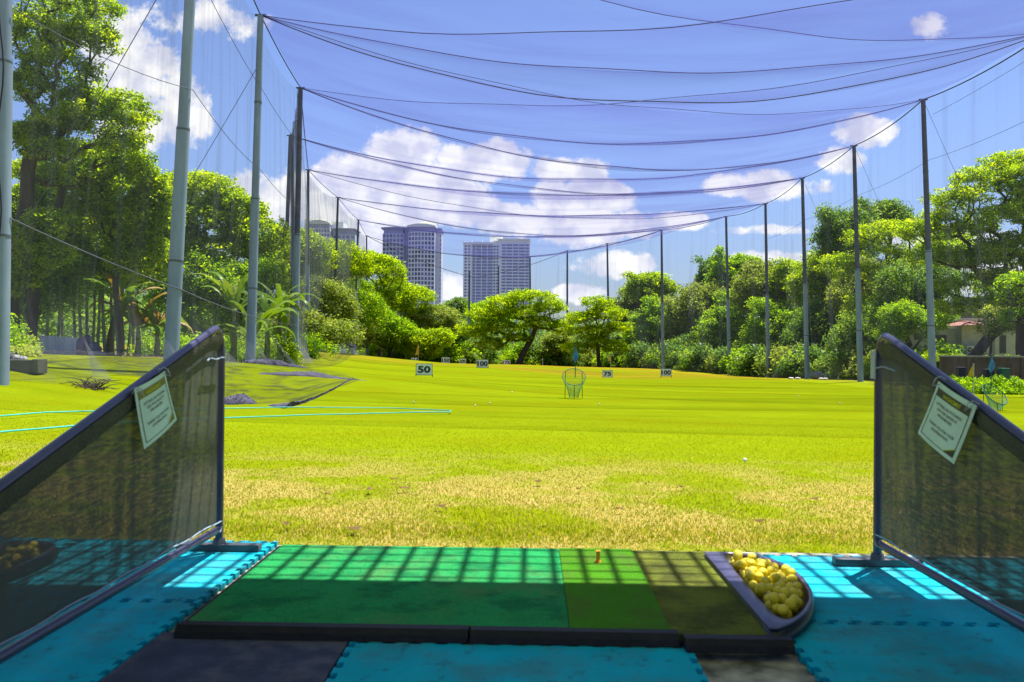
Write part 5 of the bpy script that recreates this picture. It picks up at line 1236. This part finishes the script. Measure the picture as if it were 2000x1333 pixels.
def wintower(label, pxs, ytop, Y, s=1.0):
    """pxs: left bay, recess, right bay, side wing x limits; ytop: y of left roof, left windows, right roof, right windows, cream top"""
    a0,a1,b0,b1,w1 = [X(p, Y) for p in pxs]; zl, zlw, zr_, zrw, zc = [Z(p, pxs[2], Y) for p in ytop]; zb = -3
    t = thing('window_tower', label, 'tower', ((a0+w1)/2, Y, zb), 'residential towers behind the trees')
    st = []; rh = 8.6*Y/K*s
    bay(t, a0, a1, Y, 22, zlw, zb, 6, rh, MT['walll'], 1.6, win_store=st)
    bay(t, b0, b1, Y-4, 26, zrw, zb, 8, rh, MT['wallw'], 3.0, win_store=st)
    MB().box((a1,Y+2,zb),(b0,Y+20,zr_-2)).build('recess_wall', MT['crownd'], t)
    MB().box((b1,Y+3,zb),(w1,Y+16,zrw+2)).build('side_wing', MT['walll'], t)
    wx = MB(); k = 0
    for r_ in range(int((zrw-zb)/rh)-1):
        z = zrw-rh*(r_+.6)
        st.append((r_+.5, [(w1-(w1-b1)*.22,Y+2.9,z-rh*.3),(w1-.4,Y+2.9,z-rh*.3),(w1-.4,Y+2.9,z+rh*.3),(w1-(w1-b1)*.22,Y+2.9,z+rh*.3)], np.array([0,-1.])))
    flushwin(t, st, MT['glass'])
    slabtop(t, a0+1, a1-.3, Y-.8, Y+20, zlw, zl-1.2, MT['crownd'], 'crown', .6); slabtop(t, a0, a1+.2, Y-1.5, Y+21, zl-1.1, zl-.3, MT['crownd'], 'cornice', .5, 1.0)
    slabtop(t, b0+.5, b1-.5, Y-5.6, Y+20, zrw, zr_-3.0, MT['crownd'], 'crown', 1.6); slabtop(t, b0, b1, Y-6.8, Y+21, zr_-3.0, zr_-2.2, MT['cream'], 'cornice', 1.7, .8)
    slabtop(t, b1, w1, Y+2.2, Y+17, zrw+2, zrw+3.6, MT['crownd'], 'cornice', .2, .5)
    slabtop(t, a0+8, b0+1, Y+4, Y+18, zl-1, zc-3.0, MT['cream'], 'roof_block', .5); slabtop(t, b0+7, b1-1, Y+2, Y+18, zr_-3, zc, MT['cream'], 'roof_block', .8)
    MB().tube([(a1-1,Y+8,zc-3),(a1-1,Y+8,zc+1.6)], .25, 6).build('aerial', MT['wallw'], t)
wintower('tower with a grid of dark windows and curved cream roof, left of the wide tower', (746,787,798,849,860), (445,457,438,455,434), 640)
wintower('top of a curved tower with a cream roof block half hidden by trees and net on the left', (646,692,598,640,645), (447,458,436,448,427), 700) if False else None
def wintower2():
    Y = 700; t = thing('window_tower', 'top of a curved cream roofed tower half hidden by trees and the left net', 'tower', (X(640,Y),Y,-3), 'residential towers behind the trees')
    st = []; rh = 8.6*Y/K
    bay(t, X(603,Y), X(645,Y), Y-4, 24, Z(448,620,Y), -3, 8, rh, MT['wallw'], 2.5, win_store=st); bay(t, X(649,Y), X(692,Y), Y, 22, Z(459,670,Y), -3, 5, rh, MT['walll'], 2.0, win_store=st)
    st = [s_ for s_ in st if s_[0] < 7]; flushwin(t, st, MT['glass'])
    slabtop(t, X(603,Y), X(645,Y), Y-6, Y+18, Z(448,620,Y), Z(440,620,Y), MT['crownd'], 'crown', 2.4); slabtop(t, X(649,Y), X(691,Y), Y-1, Y+20, Z(459,670,Y), Z(449,670,Y), MT['crownd'], 'crown', .3)
    slabtop(t, X(600,Y), X(646,Y), Y-7, Y+18, Z(440,620,Y), Z(438,620,Y), MT['cream'], 'cornice', 2.6); slabtop(t, X(648,Y), X(692,Y), Y-2, Y+20, Z(449,670,Y), Z(447.5,670,Y), MT['crownd'], 'cornice', .3, .8)
    slabtop(t, X(592,Y), X(627,Y), Y+2, Y+18, Z(448,620,Y), Z(428,620,Y), MT['cream'], 'roof_block', .8); slabtop(t, X(628,Y), X(668,Y), Y+2, Y+18, Z(448,620,Y), Z(434,620,Y), MT['cream'], 'roof_block', .6)
wintower2()
def stripetower():
    Y = 800; t = thing('balcony_tower', 'wide tower striped with rows of balconies, right of the window tower', 'tower', (X(968,Y),Y,-3), 'residential towers behind the trees')
    zt1 = Z(475,930,Y); zt2 = Z(471,1000,Y); x0,x1,x2,x3,x4 = [X(p,Y) for p in (904,921,962,976,1034)]; rh = 6.05*Y/K
    MB().box((x0,Y,-3),(x1,Y+24,zt1+1)).build('wall', MT['wallw'], t); MB().box((x1,Y+2,-3),(x2,Y+24,zt1-1.2)).build('wall', MT['walll'], t)
    MB().box((x2,Y+1,-3),(x3-1,Y+24,zt2)).build('wall', MT['wallw'], t); MB().box((x3-1,Y-3,-3),(x4,Y+24,zt2)).build('wall', MT['wallw'], t)
    st = []
    n_ = int((zt1+3)/rh)
    for r_ in range(n_):
        z = zt1-rh*(r_+1.05)
        if z < 2: break
        if r_ < 26:
            MB().box((x1+.8,Y+1.75,z-rh*.30),(x2-.6,Y+2.2,z+rh*.26)).build('window_band', MT['band'], t)
            MB().box((x3+1.6,Y-3.25,z-rh*.30+.9),(x4-1,Y-2.8,z+rh*.26+.9)).build('window_band', MT['band'], t)
        for xw, ww, yf in ((x0+2.2,2.0,Y),(x0+5.5,1.6,Y),(x2+1.4,1.8,Y+1),(x2+4.2,1.6,Y+1)):
            st.append((r_, [(xw-ww/2,yf-.12,z-rh*.26),(xw+ww/2,yf-.12,z-rh*.26),(xw+ww/2,yf-.12,z+rh*.26),(xw-ww/2,yf-.12,z+rh*.26)], np.array([0,-1.])))
    flushwin(t, st, MT['glass'], 96)
    fins = [x1+ (x2-x1)*f for f in (.18,.45,.72)]+[x3+(x4-x3)*f for f in (.2,.42,.62,.84)]
    for i, x in enumerate(fins):
        yf = Y+1.6 if i < 3 else Y-3.4; MB().box((x-.35,yf-.25,-3),(x+.35,yf+.3,(zt1-1.5) if i < 3 else zt2-.5)).build('fin', MT['wallw'], t)
    slabtop(t, x0, x2, Y-.5, Y+24, zt1-1.2, zt1+.6, MT['wallw'], 'cornice', .3, .3); slabtop(t, x3-2, x4, Y-3.6, Y+24, zt2, zt2+1.6, MT['cream'], 'cornice', .3, .3)
    slabtop(t, X(955,Y), X(979,Y), Y+6, Y+20, zt1, Z(460,965,Y), MT['cream'], 'roof_block'); slabtop(t, X(990,Y), X(1010,Y), Y+6, Y+20, zt2, Z(467,1000,Y), MT['wallw'], 'roof_block')
    for p_ in (920,940,1022): MB().tube([(X(p_,Y),Y+8,zt1),(X(p_,Y),Y+8,zt1+3.5)], .2, 5).build('aerial', MT['wallw'], t)
stripetower()
# ------------------------------------------------------------------ house and wall at the right
MT['hwall'] = mat('house_wall', (.42,.44,.33), .8, .1, 2, bump=.1); MT['hgrey'] = mat('house_grey', (.20,.22,.20), .8, .1, 2); MT['hwhite'] = mat('white_fascia', (.55,.55,.5), .7, .08, 2)
MT['rtile'] = mat('roof_tile', (.30,.14,.12), .8, .3, 6, bump=.6, bscale=14); MT['hdark'] = mat('dark_glass', (.03,.035,.03), .3, .3, 4); MT['fence'] = mat('brown_wall', (.075,.055,.035), .9, .35, 3, bump=.3, bscale=20, stretch=(1,1,.3))
Y = 66; hz = lambda py: at(1890, py, Y)[2]; hx = lambda px: at(px, 640, Y)[0]; zg = g1(hx(1880), Y)
h = thing('house', 'cream house with red tiled roof behind the right wall, half hidden by trees', 'house', (hx(1880),Y,zg))
MB().box((hx(1745),Y,zg),(hx(1866),Y+10,hz(645))).build('wall', MT['hwall'], h); MB().box((hx(1866),Y-1,zg),(hx(1911),Y+10,hz(636))).build('wall', MT['hwall'], h)
MB().box((hx(1911),Y-1.3,zg),(hx(1926),Y+10,hz(640))).build('pillar', MT['hgrey'], h); MB().box((hx(1926),Y-.6,zg),(hx(2060),Y+10,hz(640))).build('wall', MT['hwall'], h)
MB().box((hx(1780),Y+3,hz(640)),(hx(2060),Y+12,hz(600))).build('upper_storey', MT['hgrey'], h); MB().box((hx(1796),Y+1.5,hz(604)),(hx(2060),Y+12,hz(598))).build('fascia', MT['hwhite'], h)
MB().box((hx(1850),Y-1.6,hz(628)),(hx(2060),Y-1.2,hz(623))).build('fascia', MT['hwhite'], h)
def hip(px0, px1, pyb, pyt, y0, nm='roof'):
    x0, x1, zb, zt__ = hx(px0), hx(px1), hz(pyb), hz(pyt); d = 5.0; i_ = min(2.5,(x1-x0)*.3)
    rf = MB().add([(x0,y0,zb),(x1,y0,zb),(x1,y0+d,zb),(x0,y0+d,zb),(x0+i_,y0+d/2,zt__),(x1-i_,y0+d/2,zt__)], [(0,1,5,4),(1,2,5),(2,3,4,5),(3,0,4),(3,2,1,0)]).build(nm, MT['rtile'], h)
    tl = MB()
    for k in range(int((x1-x0-2*i_)/.28)):
        x = x0+i_+k*.28; tl.tube([(x,y0-.02,zb+.04),(x,y0+d/2,zt__+.03)], .06, 5)
    for v_ in tl.v: pass
    tl.build('tile_ridges', MT['rtile'], h)
hip(1738,1800,645,627,Y-1.5); hip(1860,1912,637,628,Y-2.6)
MB().box((hx(1786),Y-.06,hz(665)),(hx(1800),Y-.01,hz(652))).build('window', MT['hdark'], h); MB().box((hx(1826),Y-.06,hz(672)),(hx(1848),Y-.01,hz(655))).build('window', MT['hdark'], h)
MB().box((hx(1944),Y-.66,hz(690)),(hx(1956),Y-.61,hz(655))).build('door', MT['hdark'], h)
ac0 = None
MT['acw'] = mat('air_conditioner_white', (.50,.54,.42), .6, .06, 4)
MB().box((hx(1858),Y-2.2,hz(693)),(hx(1912),Y-1.02,hz(690.5))).build('ledge', MT['hgrey'], h)
for i, px in enumerate((1871,1885,1899)):
    x = hx(px); z = hz(690.4); w = .26; lab = ['leftmost air conditioner on the house ledge, partly behind leaves','middle air conditioner of the three on the house ledge','rightmost air conditioner of the three on the house ledge'][i]
    t = thing('air_conditioner', lab, 'air conditioner', (x,Y-1.6,z), 'air conditioners on the house ledge')
    MB().box((x-w,Y-1.9,z),(x+w,Y-1.4,z+.55)).build('casing', MT['acw'], t, bevel=.01)
    MB().tube([(x-.06,Y-1.93,z+.28),(x-.06,Y-1.901,z+.28)], .19, 18).build('fan_grille', MT['hdark'], t); MB().tube([(x-.06,Y-1.945,z+.28),(x-.06,Y-1.93,z+.28)], .05, 10).build('fan_hub', MT['acw'], t)
Yw = 45; wx = lambda px: at(px,700,Yw)[0]; zt_ = at(1900,698,Yw)[2]; zb_ = g1(wx(1900),Yw)-.2
w = thing('boundary_wall', 'weathered brown boundary wall behind the planted bed at the right', 'wall', (wx(1900),Yw,zb_))
MB().box((wx(1838),Yw,zb_),(wx(2300),Yw+.2,zt_)).build('panel', MT['fence'], w); MB().box((wx(1837),Yw-.05,zt_),(wx(2300),Yw+.25,zt_+.08)).build('coping', MT['hgrey'], w)
for k in range(9): x = wx(1838)+k*1.4; MB().box((x-.06,Yw-.06,zb_),(x+.06,Yw-.003,zt_)).build('pier', MT['fence'], w)
hd = shrubproto('hedge_plant','yellowgreen','bright hedge plant along the top of the right boundary wall',.8,.55,30,60,.11,31,'hedge plants over the right wall')
for i, px in enumerate(np.linspace(1840,2010,9)):
    p = (wx(px),Yw+1.0,zt_-.25)
    if i == 0: hd.location = p
    else: copyof(hd, p, rr.uniform(0,6), rr.uniform(.45,.65))
bd = shrubproto('bed_plant','midgreen','leafy plant in the bed at the foot of the right boundary wall',.7,.6,26,60,.12,32,'plants in the bed by the right wall')
for i, (px, YY) in enumerate([(1850,40),(1875,39),(1895,41),(1915,38),(1935,40),(1958,39),(1975,41),(1995,38),(2020,40),(1865,35),(1925,35),(1985,35),(1890,37),(1950,37),(2010,36),(1840,37)]):
    p = at(px,700,YY); loc = (p[0],YY,g1(p[0],YY)-.03)
    if i == 0: bd.location = loc
    else: copyof(bd, loc, rr.uniform(0,6), rr.uniform(.8,1.25))
MT['bingreen'] = mat('green_bin', (.01,.10,.06), .5, .1, 5); MT['binblue'] = mat('navy_bin', (.02,.02,.05), .5, .1, 5)
def bin_(px, pyt, pyb, wpx, Y, m, lab):
    c = at(px,(pyt+pyb)/2,Y); w = wpx*Y/K/2; z1 = at(px,pyt,Y)[2]; z0 = g1(c[0],Y); t = thing('waste_bin', lab, 'bin', (c[0],Y,z0), 'bins by the right wall')
    V = [(c[0]+sx*w*f,Y+sy*w*f,z) for f, z in ((.82,z0),(1,z1)) for sx, sy in ((-1,-1),(1,-1),(1,1),(-1,1))]
    MB().add(V, [(3,2,1,0),(4,5,6,7),(0,1,5,4),(1,2,6,5),(2,3,7,6),(3,0,4,7)]).build('body', MT[m], t, bevel=.02); MB().box((c[0]-w*1.06,Y-w*1.1,z1+.002),(c[0]+w*1.06,Y+w*1.06,z1+.06)).build('lid', MT[m], t, bevel=.015)
bin_(1960,722,760,16,38,'bingreen','green wheeled bin in front of the right boundary wall'); bin_(1930,724,762,14,38.5,'binblue','dark blue bin left of the green one'); bin_(1876,720,758,14,40,'binblue','dark blue bin left of the yellow flag')
# ------------------------------------------------------------------ left side odds and ends
MT['panel'] = mat('white_panel', (.75,.72,.88), .6, .1, 3, bump=.2, bscale=8, stretch=(1,1,.2))
pf = thing('panel_fence', 'low fence of pale metal panels on the left bank', 'fence', tuple(at(120,690,36)))
for i in range(5):
    a = at(76+i*16.5, 655+i*1.1, 36.5-i*.2); b = at(76+(i+1)*16.5-.6, 655+(i+1)*1.1, 36.3-i*.2); z0 = g1(a[0],a[1])-.2
    MB().add([(a[0],a[1],z0),(b[0],b[1],z0),(b[0],b[1],b[2]),(a[0],a[1],a[2]),(a[0],a[1]+.04,z0),(b[0],b[1]+.04,z0),(b[0],b[1]+.04,b[2]),(a[0],a[1]+.04,a[2])],
             [(0,1,2,3),(5,4,7,6),(3,2,6,7),(0,3,7,4),(1,5,6,2),(0,4,5,1)]).build('panel', MT['panel'], pf)
MT['sack'] = mat('sack', (.20,.15,.27), .8, .3, 5, bump=.6, bscale=12); MT['sackw'] = mat('rag_white', (.5,.48,.46), .8, .2, 5, bump=.6, bscale=12)
def sack(px, py, Y, r, m, lab, sc=(1,1,1), grp='sacks by the panel fence', nm='sack', ct='sack'):
    c = at(px,py,Y); z0 = g1(c[0],Y); n1, n2 = 16, 10; V = []; rr2 = np.random.RandomState(int(px)); F = []
    nz_ = rr2.uniform(.82,1.15,(n2+1,n1))
    for i in range(n2+1):
        for k in range(n1):
            tt = math.pi*i/n2; p = 2*math.pi*k/n1; q = r*nz_[i,k]; V.append((c[0]+q*sc[0]*math.sin(tt)*math.cos(p), Y+q*sc[1]*math.sin(tt)*math.sin(p), max(z0-.02, z0+r*sc[2]*.85+q*sc[2]*math.cos(tt))))
    for i in range(n2):
        for k in range(n1): F.append((i*n1+k,(i+1)*n1+k,(i+1)*n1+(k+1)%n1,i*n1+(k+1)%n1))
    o = MB().add(V, F).build(nm, MT[m], None, True); tag(o, lab, ct, grp)
sack(166,675,35.5,.42,'sack','bulging grey purple sack right beside the end of the panel fence',(.9,.8,1.1)); sack(182,680,35,.34,'sack','smaller purple sack in front of the upright one'); sack(171,672,36,.3,'collar','dark sack behind the purple ones',(1,1,1.6)); sack(190,688,34.6,.25,'sackw','pale crumpled bag at the right end of the sacks',(1.6,1,.6))
for i, (px, YY) in enumerate([(1545,63),(1558,63.5),(1604,62),(1612,61)]): sack(px,742,YY,.15,'sackw','pale rag lying at the foot of the third right pole',(1.4,1,.55),'pale rags at the edge of the grass','rag','rag')
sack(1597,738,64,.36,'hgrey','grey covered heap right of the third right pole',(1.5,1,.9),None,'covered_heap','heap')
MT['timber'] = mat('old_timber', (.10,.10,.07), .9, .3, 3, bump=.6, bscale=18, stretch=(.2,1,1))
a = at(-60,724,18.9); b = at(84,724,18.9); zt_ = at(60,703,18.9)[2]
tb = thing('retaining_kerb', 'old weathered kerb block at the left edge below the thick pole', 'kerb', ((a[0]+b[0])/2,18.9,a[2]))
MB().box((a[0],18.7,a[2]-.05),(b[0]-.12,19.0,zt_)).build('beam', MT['timber'], tb, bevel=.02); MB().box((b[0]-.115,18.66,a[2]-.05),(b[0]+.02,19.05,zt_+.02)).build('end_block', MT['timber'], tb, bevel=.015)
MT['stone'] = mat('rubble', (.22,.2,.17), .9, .3, 6, bump=.5, bscale=20)
for i, (px, py, r_, m) in enumerate([(5,699,.12,'stone'),(20,697,.14,'stone'),(32,699,.10,'sackw'),(12,695,.16,'stone'),(44,701,.09,'sackw'),(-10,697,.16,'stone')]):
    c = at(px,py,19.2); V = []; rr2 = np.random.RandomState(i); mb = MB().sphere((0,0,0),1,9,6); v = mb.v[0]; v = v*rr2.uniform(.75,1.15,(len(v),1))*np.array([1.3,1,.7])*r_+c; 
    MB().add(v, mb.f).build('rubble_stone', MT[m]); o = bpy.context.scene.collection.objects[-1]; tag(o, 'broken pale rubble piece lying on the kerb at the left edge', 'stone', 'rubble on the left kerb')
# dry litter under the bananas
C = np.array([at(rs.uniform(185,340), 694, rs.uniform(32,36)) for _ in range(60)]); C[:,2] = gz(C[:,0],C[:,1])+.06
V, F, ti = leafcloud(C, np.tile([.6,.4,.06],(60,1)), 40, .16, 1.5, 91); o = fastmesh('leaf_litter', V, F, MT['straw'], tint=ti); tag(o, 'dry leaf litter on the bank under the banana plants', 'litter', kind='stuff')
